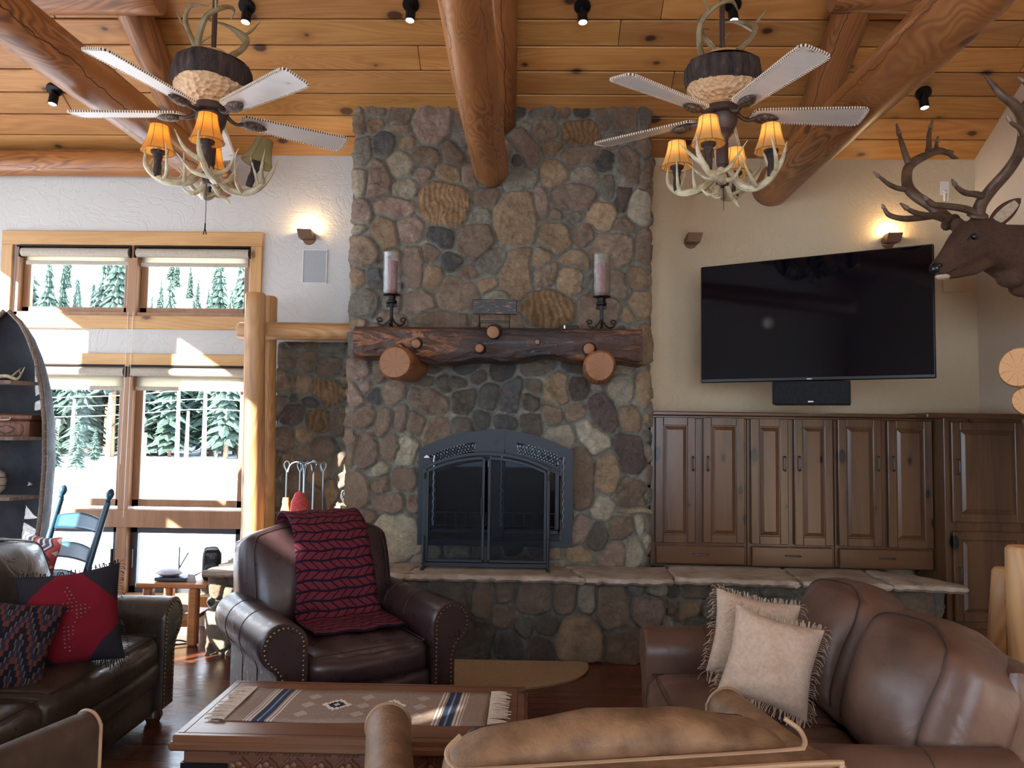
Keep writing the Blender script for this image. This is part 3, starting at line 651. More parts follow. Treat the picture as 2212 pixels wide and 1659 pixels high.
# ================================================================== LOGS
def logobj(name, p0, p1, r0, r1, mt, me_, label=None, catg=None, group=None, seed=0, n=28, bevel=.012, parent=None, roll=0.0):
    p0, p1 = V(p0), V(p1); L = (p1-p0).length; r = random.Random(seed); seg = max(6, int(L/.12)); m = MB(); vs = []
    ph = [r.uniform(0, 6.28) for _ in range(6)]
    zs = [0]+[bevel]+[L*i/seg for i in range(1, seg)]+[L-bevel, L]
    for i, z in enumerate(zs):
        t = z/L; rr = r0+(r1-r0)*t
        if i == 0 or i == len(zs)-1: rr -= bevel*.8
        for j in range(n):
            a = 2*pi*j/n
            q = rr*(1+.018*sin(3*a+ph[0]+z*1.3)+.02*sin(2*a+ph[1]-z*.9)+.012*sin(z*5+ph[2]))
            vs.append((q*cos(a)+.012*sin(z*1.1+ph[3]), q*sin(a)+.012*sin(z*1.4+ph[4]), z))
    fs = []; k = len(zs)
    for i in range(k-1):
        for j in range(n): fs.append((i*n+j, i*n+(j+1) % n, (i+1)*n+(j+1) % n, (i+1)*n+j))
    m.add(vs, fs); m.mi = 1
    m.f += [tuple(range(n))[::-1], tuple((k-1)*n+j for j in range(n))]; m.m += [1, 1]
    o = m.build(name, [MT[mt], MT[me_]], parent, smooth=50)
    M = frame(p0, p1) @ R(roll, 'Z')
    if parent is None: o.matrix_world = M
    else: o.matrix_local = parent.matrix_basis.inverted() @ M
    if label: tag(o, label, catg, group)
    return o
# ceiling tie logs run straight out from the back wall
for (px, py, r, lab, y0, sd) in ((473, 396, .125, 'thick horizontal ceiling log on the left, its end on the pale wall', WY+.02, 1), (1062, 372, .122, 'thick horizontal ceiling log resting on the stone chimney', CHY+.03, 2), (1668, 408, .142, 'thick horizontal ceiling log on the right, its end on the back wall', WY+.02, 3)):
    p = P(px, py, y0-.05)
    logobj('ceiling_beam', (p.x, y0, p.z), (p.x, -.6, p.z+.0), r, r*1.05, 'log', 'end', lab, 'beam', seed=sd, roll=sd*1.3)
# rafters follow the slope under the planks, directly above
for (px, lab, sd, r) in ((437, 'sloping log rafter under the plank ceiling on the left', 5, .105), (1712, 'sloping log rafter under the plank ceiling on the right', 6, .115), (1085, 'sloping log rafter above the middle ceiling log', 7, .105)):
    x = P(px, 330, WY-.05).x; off = r*.55
    y0 = WY-.02 if px != 1085 else CHY-.02
    logobj('rafter', (x, y0, ceil_z(y0)-r-.01), (x, .62, ceil_z(.62)-r-.01), r, r*1.05, 'logd', 'end', lab, 'rafter', seed=sd, roll=sd)
# wall plate log upper left, purlins between rafters
p = P(200, 357, WY-.1)
logobj('wall_log', (XL+.02, WY-.10, p.z), (-2.42, WY-.10, p.z-.0), .098, .098, 'log', 'end', 'ringed log along the top of the pale wall, upper left corner', 'log', seed=9, roll=1)
a = P(97, 32, 4.75); b = P(300, 42, 4.95)
logobj('purlin', (-3.9, 4.93, P(200, 42, 4.93).z), (P(300, 42, 4.93).x, 4.93, P(300, 42, 4.93).z), .085, .085, 'log', 'end', 'ringed cross log behind the left rafter at the top edge', 'log', seed=10, roll=2)
logobj('purlin', (-3.6, 4.5, P(200, -2, 4.5).z+.02), (P(345, -2, 4.5).x, 4.5, P(345, -2, 4.5).z+.02), .1, .1, 'logd', 'end', 'dark cross log in front of the left rafter at the top edge', 'log', seed=11, roll=.6)
q0 = P(1800, 5, 4.55); q1 = P(2010, 25, 4.55)
logobj('purlin', (q0.x, 4.55, q0.z+.03), (q1.x+.04, 4.55, q0.z+.03), .09, .105, 'logd', 'end', 'short cross log between the right rafter and right ceiling log', 'log', seed=12, roll=.3)
# log rail and posts left of the chimney
sc_ = thing('log_rail', 'two upright log posts carrying a cross log left of the chimney', 'log frame', (-1.9, 5.4, HZ))
pa = P(556, 650, 5.36); logobj('post', (pa.x+.008, 5.36, HZ-.005), (pa.x, 5.36, P(556, 634, 5.36).z), .076, .070, 'logl', 'endl', seed=20, parent=sc_)
pb = P(584, 650, 5.63); logobj('post', (pb.x+.01, 5.63, HZ-.005), (pb.x+.0, 5.63, P(584, 641, 5.63).z), .068, .066, 'logl', 'endl', seed=21, parent=sc_, roll=1)
pc = P(516, 717, 5.5); logobj('cross_log', (pc.x, 5.5, pc.z), (CX0+.01, 5.5, pc.z-.005), .062, .062, 'logl', 'endl', seed=22, parent=sc_, roll=1)
# logs at the right edge
e0 = P(2178, 803, 4.0); e1 = P(2184, 872, 4.0)
for (pp, r, lab, sd, dx) in ((e0, .105, 'upper round log end sticking in at the right edge of the picture', 30, 0), (e1, .075, 'lower rounded log end under the upper one at the right edge', 31, .02)):
    logobj('stair_log', (pp.x-.03+dx, pp.y-.12, pp.z), (XR, pp.y+.45, pp.z), r, r*1.1, 'logl', 'endl', lab, 'log', seed=sd)
t0 = P(2196, 1180, 3.1); logobj('newel_post', (t0.x+.055, 3.1, 0), (t0.x+.045, 3.1, t0.z), .085, .07, 'logl', 'endl', 'tall rounded light log post at the right edge', 'post', seed=32)
t1 = P(2183, 1228, 3.35); logobj('log_brace', (P(2160, 1500, 3.35).x+.01, 3.35, 0), (t1.x-.02, 3.35, t1.z), .10, .058, 'logl', 'endl', 'tapered light log leaning beside the tall post at the right edge', 'post', seed=33)

# ================================================================== MANTEL
mt = thing('mantel', 'dark gnarled log mantel with knots across the stone chimney', 'mantel', (0, 0, 0))
def mantelmat():
    g = G('gnarled_mantel'); co = g.co((.22, 1, 1)); n = g.noise(co, 9, 7, .68, 1.3); n2 = g.noise(g.co((.4, 1, 1)), 2.2, 3)
    t = g.n('ShaderNodeTexCoord'); sx = g.n('ShaderNodeSeparateXYZ'); g.t.links.new(t.outputs['Object'], sx.inputs[0])
    col = g.ramp(n, [(.36, hexc(30, 20, 18)), (.44, hexc(84, 52, 36)), (.52, hexc(46, 28, 22)), (.58, hexc(150, 94, 56)), (.64, hexc(62, 38, 28)), (.72, hexc(128, 80, 50))])
    mid = g.ramp(g.math('ABSOLUTE', g.math('ADD', sx.outputs[0], g.math('MULTIPLY_ADD', n2, .8, -.2))), [(.2, .85), (.62, 0.0)])
    col = g.mix(mid, col, hexc(36, 31, 34))
    return g.fin(col, g.ramp(n, [(.3, .25), (.7, .5)]), normal=g.bump(n, .9, .03), spec=.6)
MT['mantel'] = mantelmat()
x0, x1 = P(766, 740, 5.15).x, P(1386, 745, 5.18).x; zt = P(1000, 707, 5.2).z; zb = P(1000, 778, 5.12).z
def mf(u, v):
    x = x0+(x1-x0)*u; a = v*2*pi
    cy, cz = 5.27, (zt+zb)/2; hy, hz = .16, (zt-zb)/2
    ex = .5; c_, s_ = cos(a), sin(a)
    yy = math.copysign(abs(c_)**ex, c_); zz = math.copysign(abs(s_)**ex, s_)
    n = sin(x*9+2*a)*.3+sin(x*4.3+1.7)*.5+sin(x*17+3*a)*.25
    k = 1+.05*n; fb = float(fbm(np.array(x*1.0+5), np.array(a*.12+3), 6, 5, 21, .6)); fc = float(fbm(np.array(x*.5+5), np.array(a*.35+3), 14, 4, 22, .6)); k += (fb*.28+fc*.14)*(1 if (c_ < .3 and zz < .75) else 0)
    z = cz+hz*zz*(1 if zz > 0 else k)
    if zz < -.2: z += .02*sin(x*5+1)+.012*sin(x*13)
    return V((x, cy+hy*yy*(k if c_ < 0 else 1), min(z, zt)))
m = MB(); m.grid(mf, 220, 64); m.add([mf(0, j/36) for j in range(36)], [tuple(range(36))]); m.add([mf(1, j/36) for j in range(36)], [tuple(range(36))[::-1]])
m.build('mantel_log', MT['mantel'], mt, smooth=60)
for (px, py, r, l) in ((864, 748, .03, .07), (1042, 752, .032, .09), (1272, 752, .04, .08), (905, 745, .035, .05), (1066, 716, .045, .03), (1168, 735, .02, .03)):
    p = P(px, py, 5.1); logobj('knot_stub', (p.x, 5.16, p.z), (p.x-.01, 5.11-l*.6, p.z-.004), r*1.4, r, 'mantel', 'end', seed=int(px), parent=mt, n=16, bevel=.006)
for px, py, r in ((852, 786, .113), (1299, 792, .105)):
    p = P(px, py, 4.98); q = V((p.x+.05 if px < 1000 else p.x+.03, CHY+.05, p.z+.02))
    logobj('corbel_log', (p.x, 4.98, p.z), q, r, r*1.02, 'logd', 'end', seed=int(px), parent=mt, bevel=.02, roll=.5)
# ------------------------------------------------------------------ things on the mantel
def spiral(m, c, r, turns, a0, sgn, th=.005, flat=None, n=22):
    pts = []
    for i in range(n+1):
        t = i/n; a = a0+sgn*turns*2*pi*t; q = r*(1-.72*t); pts.append((c[0]+q*cos(a), c[1], c[2]+q*sin(a)))
    m.tube(pts, th, 7, 2)
def glasscyl():
    g = G('seeded_hurricane_glass'); t = g.n('ShaderNodeBsdfTransparent'); t.inputs[0].default_value = (.93, .94, .95, 1)
    gl = g.n('ShaderNodeBsdfGlossy'); gl.inputs['Roughness'].default_value = .06
    g.t.links.new(g.bump(g.vor(g.co(), 160), .6, .003), gl.inputs['Normal'])
    lw = g.n('ShaderNodeLayerWeight', Blend=.35); m = g.n('ShaderNodeMixShader'); g.t.links.new(g.math('MULTIPLY_ADD', lw.outputs['Facing'], .45, .05), m.inputs[0])
    g.t.links.new(t.outputs[0], m.inputs[1]); g.t.links.new(gl.outputs[0], m.inputs[2]); g.t.links.new(m.outputs[0], g.out.inputs[0]); return g.m
MT['hglass'] = glasscyl(); MT['candle'] = fabric('red_candle', (150, 88, 82), (120, 66, 64), 60, .6)
def candleholder(px, Y, z, lab, flip):
    x = P(px, 700, Y).x
    t = thing('candle_holder', lab, 'candle holder', (x, Y, z), group=None)
    m = MB(); m.box((0, 0, .09), (.022, .022, .17), .004); m.build('stem', MT['iron'], t)
    m = MB()
    for s_ in (-1, 1):
        m.tube([(0, 0, .11), (s_*.012, 0, .05), (s_*.05, 0, .008), (s_*.085, 0, .02), (s_*.092, 0, .05)], .006, 7); spiral(m, (s_*.078, 0, .045), .022, .9, 0 if s_ > 0 else pi, -s_*-1, .005)
        m.tube([(0, 0, .10), (0, s_*.012, .05), (0, s_*.05, .006), (0, s_*.07, .012)], .006, 7)
        m.tube([(0, 0, .12), (s_*.02, 0, .16), (s_*.035, 0, .17)], .004, 6); spiral(m, (s_*.028, 0, .155), .014, .9, pi/2, s_, .004)
    m.build('scroll_feet', MT['iron'], t)
    m = MB(); m.lathe([(0, .17), (.03, .17), (.036, .176), (.036, .19), (.027, .195), (.027, .225), (.06, .232), (.06, .238), (0, .238)], 20); m.build('cup', MT['iron'], t)
    m = MB(); m.lathe([(.03, .236), (.056, .24), (.062, .26), (.062, .53), (.07, .545), (.067, .546), (.059, .531), (.059, .262), (.03, .242)], 28); m.build('hurricane_glass', MT['hglass'], t)
    m = MB(); m.lathe([(0, .24), (.034, .24), (.035, .245), (.035, .48), (.03, .485), (0, .484)], 20); m.build('candle', MT['candle'], t)
    return t
candleholder(845, 5.2, zt, 'iron scroll candle holder with glass hurricane, left end of mantel', 0).scale = (1, 1, .93)
candleholder(1299, 5.2, zt, 'iron scroll candle holder with glass hurricane, right end of mantel', 1).scale = (1, 1, .93)
p = P(1068, 706, 5.25); t = thing('chalk_sign', 'small distressed black wooden sign standing on a wire easel on the mantel', 'sign', (p.x, 5.25, zt))
def distress():
    g = G('distressed_black_paint'); n = g.noise(g.co((1, 1, 5)), 16, 6, .7)
    return g.fin(g.ramp(n, [(.54, hexc(38, 36, 38)), (.6, hexc(120, 92, 64))], 'LINEAR'), .5)
MT['dist'] = distress()
m = MB(); m.box((0, 0, .15), (.305, .018, .105), .006); m.build('board', MT['dist'], t)
m = MB()
for s_ in (-1, 1): m.tube([(s_*.105, -.02, .0), (s_*.105, -.014, .1), (s_*.105, .014, .1)], .003, 6, smooth=False); m.tube([(s_*.105, -.014, .1), (s_*.1, .03, 0)], .003, 6, smooth=False)
m.tube([(-.105, -.016, .05), (.105, -.016, .05)], .003, 6, smooth=False); m.tube([(-.105, -.018, .038), (.105, -.018, .038)], .003, 6, smooth=False); m.build('wire_easel', MT['iron'], t)
p = P(1235, 704, 5.3); t = thing('outlet_box', 'small bronze outlet box on the mantel left of the right candle holder', 'outlet', (p.x, 5.36, zt))
m = MB(); m.box((0, 0, .02), (.1, .03, .04), .004); m.build('plate', MT['black'], t); m = MB(); m.box((-.047, -.01, .022), (.012, .016, .042), .003); m.build('edge_trim', MT['steel'], t)

# ================================================================== FIREPLACE
def arc(xc, zc, r, a0, a1, n): return [(xc+r*cos(a0+(a1-a0)*i/n), zc+r*sin(a0+(a1-a0)*i/n)) for i in range(n+1)]
MT['fb'] = G('satin_black_steel').fin(hexc(28, 33, 42), .48, .2)
MT['fbd'] = G('dark_interior').fin(hexc(16, 18, 22), .6)
FY = CHY-.075
fl = P(903, 1080, FY).x; fr = P(1237, 1080, FY).x; fxc = (fl+fr)/2; fzt = P(1068, 929, FY).z; fzs = P(905, 970, FY).z; fzb = P(1068, 1180, FY).z
fp = thing('fireplace_insert', 'black steel arched fireplace surround with lattice vents set in the chimney', 'fireplace', (fxc, FY, HZ))
W2 = (fr-fl)/2; hs = fzs-HZ; ht = fzt-HZ; hb = fzb-HZ
sag = ht-hs; rA = (W2*W2+sag*sag)/(2*sag); aa = math.asin(W2/rA)
def archtop(w_, zt_, r_, n=24):
    a = math.asin(min(1, w_/r_)); return arc(0, zt_-r_, r_, pi/2-a, pi/2+a, n)
outer = [(-W2, hb), (W2, hb)]+archtop(W2, ht, rA)
wi = W2*.86; hole = [(-wi, hb+.04), (wi, hb+.04)]+archtop(wi, ht-.215, rA)
vents = []
for s_ in (-1, 1):
    top = [( (rA-.075)*sin(a)*s_, ht-rA+(rA-.075)*cos(a)) for a in [(.14+.33*i/8) for i in range(9)]]
    bot = [( (rA-.15)*sin(a)*s_, ht-rA+(rA-.15)*cos(a)) for a in [(.16+.31*i/8) for i in range(9)]][::-1]
    vents.append((top+bot)[::-1] if s_ > 0 else top+bot)
m = MB(); m.prism(outer, 0, .02, [hole]+vents); m.build('surround', MT['fb'], fp, smooth=30)
m = MB()
for s_ in (-1, 1):
    for ring in (.088, .1125, .137):
        m.tube([((rA-ring)*sin(.15+.32*i/30)*s_, .004, ht-rA+(rA-ring)*cos(.15+.32*i/30)) for i in range(31)], .0018, 5, 1, smooth=False)
    for i in range(15):
        a0 = .145+.32*i/14
        for dd in (-.045, .045):
            if .13 < a0+dd < .5:
                m.tube([((rA-.076)*sin(a0)*s_, .004, ht-rA+(rA-.076)*cos(a0)), ((rA-.149)*sin(a0+dd)*s_, .004, ht-rA+(rA-.149)*cos(a0+dd))], .003, 5, smooth=False)
    for i in range(6):
        a0 = .185+.05*i; m.ball(((rA-.112)*sin(a0)*s_, .004, ht-rA+(rA-.112)*cos(a0)), (.006, .003, .02), 6)
    m.build('lattice_vent', MT['fb'], fp); m = MB()
m = MB(); m.prism([(-W2+.04, hb+.03), (W2-.04, hb+.03)]+archtop(W2-.04, ht-.04, rA), .06, .12); m.build('firebox_back', MT['fbd'], fp)
m = MB(); m.prism([(-.055, ht-.14), (.055, ht-.14), (.066, ht+.008), (-.066, ht+.008)], -.012, .0)
m.prism([(-.036, ht-.048), (.036, ht-.048), (.036, ht-.012), (-.036, ht-.012)], -.016, -.011); m.build('keystone', MT['fb'], fp)
m = MB()
for a in range(4):
    M = T(0, -.014, ht-.085) @ R(a*pi/2, 'Y'); m.prism([(0, .006), (.006, .014), (0, .024), (-.006, .014)], -.001, .002, M=M)
m.build('cross_cutout', MT['fbd'], fp)
m = MB(); m.tube([((rA-.20)*sin(a), -.006, ht-rA+(rA-.20)*cos(a)) for a in np.linspace(-.42, .42, 25)], .008, 6, 1, smooth=False)
m.tube([((rA-.17)*sin(a), -.002, ht-rA+(rA-.17)*cos(a)) for a in np.linspace(-.5, .5, 25)], .004, 6, 1, smooth=False); m.build('arch_moulding', MT['fb'], fp)
m = MB(); m.prism([(-W2+.035, hs-.06), (-W2+.075, hs-.06), (-W2+.07, hs-.052), (-W2+.06, hs-.044), (-W2+.055, hs-.040), (-W2+.05, hs-.044), (-W2+.038, hs-.052)], -.003, 0); m.build('badge', MT['white'], fp)
# inner glass doors with rail guard
m = MB()
for s_ in (-1, 1):
    m.bar((s_*wi*.93, .012, hb+.12), (s_*wi*.93, .012, hs-.1), .03, .03, .004)
m.bar((-wi*.95, .012, hb+.1), (wi*.95, .012, hb+.1), .03, .03, .004); m.box((.015, .008, (hb+hs)/2+.03), (.1, .03, hs-hb-.05), .004)
m.build('door_frame', MT['fb'], fp)
m = MB(); 
for x in (-wi*.93, -.035, .04, wi*1.02): m.tube([(x+.004*sin(i*2.2), -.014, hb+.14+i*.02) for i in range(int((hs-hb-.16)/.02))], .0035, 5, 2)
m.build('braided_gasket', MT['steel'], fp)
m = MB()
for s_ in (-1, 1):
    xa, xb = (s_*.06, s_*wi*.9)
    for z in (hb+.14, hb+.23): m.bar((xa, -.012, z), (xb, -.012, z), .008, .008, .002)
    for i in range(6): x = xa+(xb-xa)*i/5; m.bar((x, -.012, hb+.14), (x, -.012, hb+.23), .008, .008, .002)
m.build('rail_guard', MT['iron'], fp)
MT['fglass'] = glassmat('dark_fire_glass', (.5, .55, .62), .03, 0, .15)
m = MB(); m.box((0, .03, (hb+ht)/2), (2*wi-.02, .004, ht-hb-.2), .001); m.build('fire_glass', MT['fglass'], fp)
# free-standing screen with two doors
SY = FY-.13
sx0, sx1 = P(915, 1200, SY).x, P(1183, 1200, SY).x; sc0 = (sx0+sx1)/2; sw = (sx1-sx0)/2
st = P(1050, 980, SY).z-HZ; ss = P(920, 1010, SY).z-HZ; sg = st-ss; rS = (sw*sw+sg*sg)/(2*sg)
fs_ = thing('fire_screen', 'free-standing black fire screen with two framed doors on the hearth', 'fire screen', (sc0, SY, HZ))
def strip(m, pts, wd, y0, y1):
    for a, b in zip(pts[:-1], pts[1:]):
        d = (V(b)-V(a)).normalized(); m.bar((a[0]-d.x*.001, (y0+y1)/2, a[1]-d.y*.001), (b[0]+d.x*.001, (y0+y1)/2, b[1]+d.y*.001), wd, y1-y0, .001, up=(0, 1, 0))
m = MB()
top = archtop(sw, st, rS, 20)
strip(m, top, .02, -.012, .012); m.bar((-sw, 0, .02), (-sw, 0, ss), .022, .024, .003); m.bar((sw, 0, .02), (sw, 0, ss), .022, .024, .003); m.bar((-sw, 0, .028), (sw, 0, .028), .024, .03, .003)
m.build('screen_frame', MT['fb'], fs_)
MT['mesh_'] = glassmat('screen_mesh', (.60, .62, .66), .006, .4, .03)
for s_ in (-1, 1):
    d = MB(); a = s_*.012; b = s_*(sw-.02)
    tp = [p for p in archtop(sw-.02, st-.03, rS, 30) if (p[0]*s_ > abs(a))]
    tp = sorted(tp, key=lambda q: abs(q[0])); strip(d, tp, .018, -.016, .004)
    d.bar((a+s_*.008, -.006, .05), (a+s_*.008, -.006, tp[0][1]), .018, .018, .002); d.bar((b, -.006, .05), (b, -.006, tp[-1][1]), .018, .018, .002); d.bar((a, -.006, .055), (b, -.006, .055), .018, .018, .002)
    o = d.build('screen_door', MT['fb'], fs_)
    g_ = MB(); poly = [(a, .06), (b, .06)]+tp[::-1]; g_.prism(poly, .0, .0015); g_.build('mesh_panel', MT['mesh_'], o, smooth=0)
    h = MB(); h.bar((s_*.03, -.03, .36), (s_*.03, -.03, .48), .014, .012, .004); h.bar((s_*.03, -.03, .37), (s_*.03, -.005, .37), .008, .008); h.bar((s_*.03, -.03, .47), (s_*.03, -.005, .47), .008, .008); h.build('handle', MT['iron'], o)
    f = MB(); f.bar((s_*sw, -.02, 0), (s_*sw, -.02, .22), .026, .012, .003); f.bar((s_*sw, -.09, .006), (s_*sw, .07, .006), .026, .012, .003); f.build('foot', MT['fb'], fs_)
    h = MB()
    for z in (.12, .62): h.lathe([(0, -.02), (.008, -.02), (.008, .02), (0, .02)], 10, T(s_*(sw+.004), -.016, z))
    h.build('hinge', MT['iron'], fs_)

# ================================================================== HEARTH TOOLS
tx = P(655, 1100, 5.42).x; tz0 = HZ
ts = thing('fire_tool_stand', 'pale iron stand with curled arms holding hearth tools beside the log posts', 'tool stand', (tx, 5.42, tz0))
MT['tool'] = plain('pewter_iron', (120, 132, 144), .3, .85)
H = P(655, 998, 5.42).z-HZ
m = MB(); m.lathe([(0, 0), (.12, 0), (.12, .01), (.02, .02), (0, .02)], 24); m.build('base', MT['tool'], ts)
m = MB(); m.tube([(0, 0, .01), (0, 0, H-.04)], .008, 8, smooth=False); m.build('pole', MT['tool'], ts)
arms = [(-.115, 0), (.125, .0), (0, -.09), (.03, .1)]
for (ax, ay) in arms:
    m = MB(); m.tube([(0, 0, H-.12), (ax*.1, ay*.1, H-.03), (ax*.45, ay*.45, H), (ax*.85, ay*.85, H-.02), (ax, ay, H-.07), (ax*1.05, ay*1.05, H-.06)], .006, 7); m.build('arm', MT['tool'], ts)
MT['straw'] = fabric('broom_straw', (206, 172, 112), (178, 140, 84), 200); MT['redbr'] = fabric('red_bristle', (176, 60, 62), (206, 96, 92), 200)
def tool(kind, ax, ay, lab):
    t = thing('hearth_'+kind, lab, kind, (tx+ax, 5.42+ay, tz0+.14), group=None)
    m = MB(); Z = H-.21
    m.tube([(0, 0, .28 if kind in ('broom', 'duster') else .05), (0, 0, Z)], .006, 8, smooth=False)
    m.tube([(0, 0, Z), (-.02, 0, Z+.05), (0, 0, Z+.075), (.02, 0, Z+.05), (0, 0, Z)], .0045, 7); m.build('handle', MT['tool'], t)
    m = MB()
    if kind == 'broom': m.lathe([(0, .30), (.02, .30), (.024, .27), (.022, .255), (.034, .2), (.05, .03), (.045, .0), (0, .01)], 18, fn=lambda p, a: V((p.x*1.1, p.y*.6, p.z))); m.build('bristles', MT['straw'], t)
    if kind == 'duster': m.lathe([(0, .36), (.03, .34), (.055, .28), (.06, .2), (.05, .14), (.0, .12)], 18); m.build('brush_head', MT['redbr'], t)
    if kind == 'shovel': m.rbox((.11, .012, .15), .006, (0, .01, 0), 6, T(0, 0, -.02)); m.build('pan', MT['tool'], t)
    if kind == 'poker': m.tube([(0, 0, .06), (0, 0, -.05), (.02, 0, -.02), (.035, 0, 0)], [.006, .006, .005, .002], 7); m.build('hook', MT['tool'], t)
tool('broom', -.125, 0, 'straw hearth broom hanging on the left arm of the tool stand')
tool('duster', 0.0, -.1, 'red bristle brush hanging in front of the tool stand pole')
tool('shovel', .135, 0.0, 'slim hearth shovel on the right arm of the tool stand')
tool('poker', .035, .11, 'fire poker hanging at the back of the tool stand')
# ================================================================== CABINETS
ca = P(1412, 1216, 5.52); cb_ = P(2012, 1230, 5.46); cdir = (V((cb_.x, cb_.y, 0))-V((ca.x, ca.y, 0))).normalized(); cn = V((cdir.y, -cdir.x, 0))
cang = math.atan2(cdir.y, cdir.x); CO = V((ca.x, 5.52, HZ))
def cu_(px, py):   # photo point on the cabinet front -> (u, z) along it
    q = PP(px, py, CO, cn); return (q-CO).dot(cdir), q.z-HZ
def Zc(x, y): return cu_(1380+x/2.659, 860+y/2.659)
def door(root, u0, u1, z0, z1, hx, hz, mt='cab', y=-.02, hl=.1):
    """raised-panel door in root's frame; returns door"""
    m = MB(); wst = .058; t = .022
    for (a, b, c_, d) in ((u0, u0+wst, z0, z1), (u1-wst, u1, z0, z1)): m.box(((a+b)/2, y, (c_+d)/2), (b-a, t, d-c_), .005)
    for (c_, d) in ((z0, z0+wst), (z1-wst, z1)): m.box(((u0+u1)/2, y, (c_+d)/2), (u1-u0-2*wst+.002, t-.001, d-c_), .004)
    # raised panel: bevelled pyramid frustum
    a0, a1, b0, b1 = u0+wst, u1-wst, z0+wst, z1-wst; s_ = .028; yo = y-t/2
    vs = []
    for (i, yy) in ((0, yo+.012), (.006, yo+.012), (.008, yo+.010), (s_, yo+.002), (s_+.003, yo)):
        vs += [(a0+i, yy, b0+i), (a1-i, yy, b0+i), (a1-i, yy, b1-i), (a0+i, yy, b1-i)]
    fs = []
    for l in range(4):
        for j in range(4): fs.append((l*4+j, l*4+(j+1) % 4, (l+1)*4+(j+1) % 4, (l+1)*4+j))
    fs.append((16, 17, 18, 19)); m.add(vs, fs)
    d_ = m.build('door', MT[mt], root, smooth=20)
    h = MB()
    h.tube([(hx, y-t/2, hz-hl/2), (hx, y-t/2-.028, hz-hl/2+.006), (hx, y-t/2-.03, hz), (hx, y-t/2-.028, hz+hl/2-.006), (hx, y-t/2, hz+hl/2)], .0045, 7, 4)
    for s2 in (-1, 1): h.ball((hx, y-t/2-.02, hz+s2*(hl/2-.003)), .007, 6)
    h.build('handle', MT['hand'], d_); return d_
MT['hand'] = plain('dark_pewter', (78, 76, 80), .35, .85)
units = [((65, 620), [(92, 322, 110, 828, 306), (365, 602, 112, 830, 391)], (95, 606, 845, 950, 351, 893), 'leftmost wall cabinet with two panelled doors, beside the stone chimney'),
         ((620, 1122), [(638, 850, 118, 838, 829), (885, 1105, 120, 845, 913)], (645, 1108, 855, 968, 878, 903), 'middle wall cabinet with two panelled doors, right below the black centre speaker'),
         ((1122, 1690), [(1135, 1382, 122, 850, 1361), (1418, 1672, 130, 860, 1448)], (1147, 1682, 868, 980, 1415, 917), 'right wall cabinet with two panelled doors, next to the tall corner cabinet')]
ztop = Zc(100, 112)[1]+.02
for (ux, drs, dr, lab) in units:
    U0 = Zc(ux[0], 500)[0]; U1 = Zc(ux[1], 500)[0]
    Mx = T(*(CO+cdir*U0)) @ R(cang, 'Z'); t = thing('wall_cabinet', lab, 'cabinet', mat=Mx, group=None)
    m = MB(); W = U1-U0; m.box((W/2, .14, ztop/2+.004), (W-.002, .27, ztop-.008), .003); m.build('body', MT['cab'], t, smooth=20)
    for (a, b, y0, y1, hx) in drs:
        ua, z1 = Zc(a, y0); ub, _ = Zc(b, y0); _, z0 = Zc((a+b)/2, y1); z1 = Zc((a+b)/2, y0)[1]; hu, hz_ = Zc(hx, 375)
        door(t, ua-U0, ub-U0, z0, z1, hu-U0, hz_)
    a, b, y0, y1, hx, hy = dr; ua = Zc(a, y0)[0]-U0; ub = Zc(b, y0)[0]-U0; z1 = Zc((a+b)/2, y0)[1]; z0 = Zc((a+b)/2, y1)[1]
    m = MB(); m.box(((ua+ub)/2, -.016, (z0+z1)/2), (ub-ua, .024, z1-z0), .009); dd = m.build('drawer', MT['cabx'], t, smooth=20)
    hu, hz_ = Zc(hx, hy); hu -= U0
    h = MB(); h.tube([(hu-.05, -.026, hz_), (hu-.045, -.054, hz_), (hu, -.057, hz_), (hu+.045, -.054, hz_), (hu+.05, -.026, hz_)], .0045, 7, 4); h.build('handle', MT['hand'], dd)
U1 = Zc(1690, 500)[0]; U0 = Zc(65, 500)[0]
m = MB(); L = U1-U0; Mx = T(*(CO+cdir*U0)) @ R(cang, 'Z')
m.box((L/2, .12, ztop+.012), (L+.01, .33, .028), .006); m.box((L/2, .13, ztop-.012+.0), (L+.005, .292, .022), .006)
tag(m.build('cabinet_top', MT['cabx'], M=Mx, smooth=20), 'long dark wooden top board running over the three wall cabinets', 'worktop')
# tall corner cabinet
TY = 5.30; a = P(2038, 905, TY); bx = XR-.004; t = thing('tall_cabinet', 'tall dark corner cabinet with two stacked panelled doors, right of the hearth', 'cabinet', (a.x-.0, TY, 0))
tw = bx-a.x; th_ = P(2100, 900, TY).z
m = MB(); m.box((tw/2, .2, th_/2), (tw, .4, th_), .004); m.box((-.07, .22, th_/2+.28), (.14, .12, th_-.58), .004); m.build('body', MT['cab'], t, smooth=20)
m = MB(); m.box((tw/2-.05, .16, th_+.004), (tw+.16, .4, .035), .008); m.build('top_board', MT['cabx'], t, smooth=20)
def pt(x, y): q = P(x, y, TY); return q.x-a.x, q.z
u0 = pt(2050, 910)[0]; u1 = tw-.012
door(t, u0, u1, pt(2120, 1128)[1], pt(2120, 912)[1], u0+.035, pt(2063, 1008)[1])
door(t, u0, u1, pt(2120, 1342)[1], pt(2120, 1148)[1], u0+.035, pt(2068, 1240)[1])
m = MB(); m.box((tw/2, -.012, pt(2100, 1375)[1]), (tw, .02, .1), .004); m.box((tw/2, -.012, .06), (tw, .02, .1), .004); m.build('base_moulding', MT['cabx'], t, smooth=20)

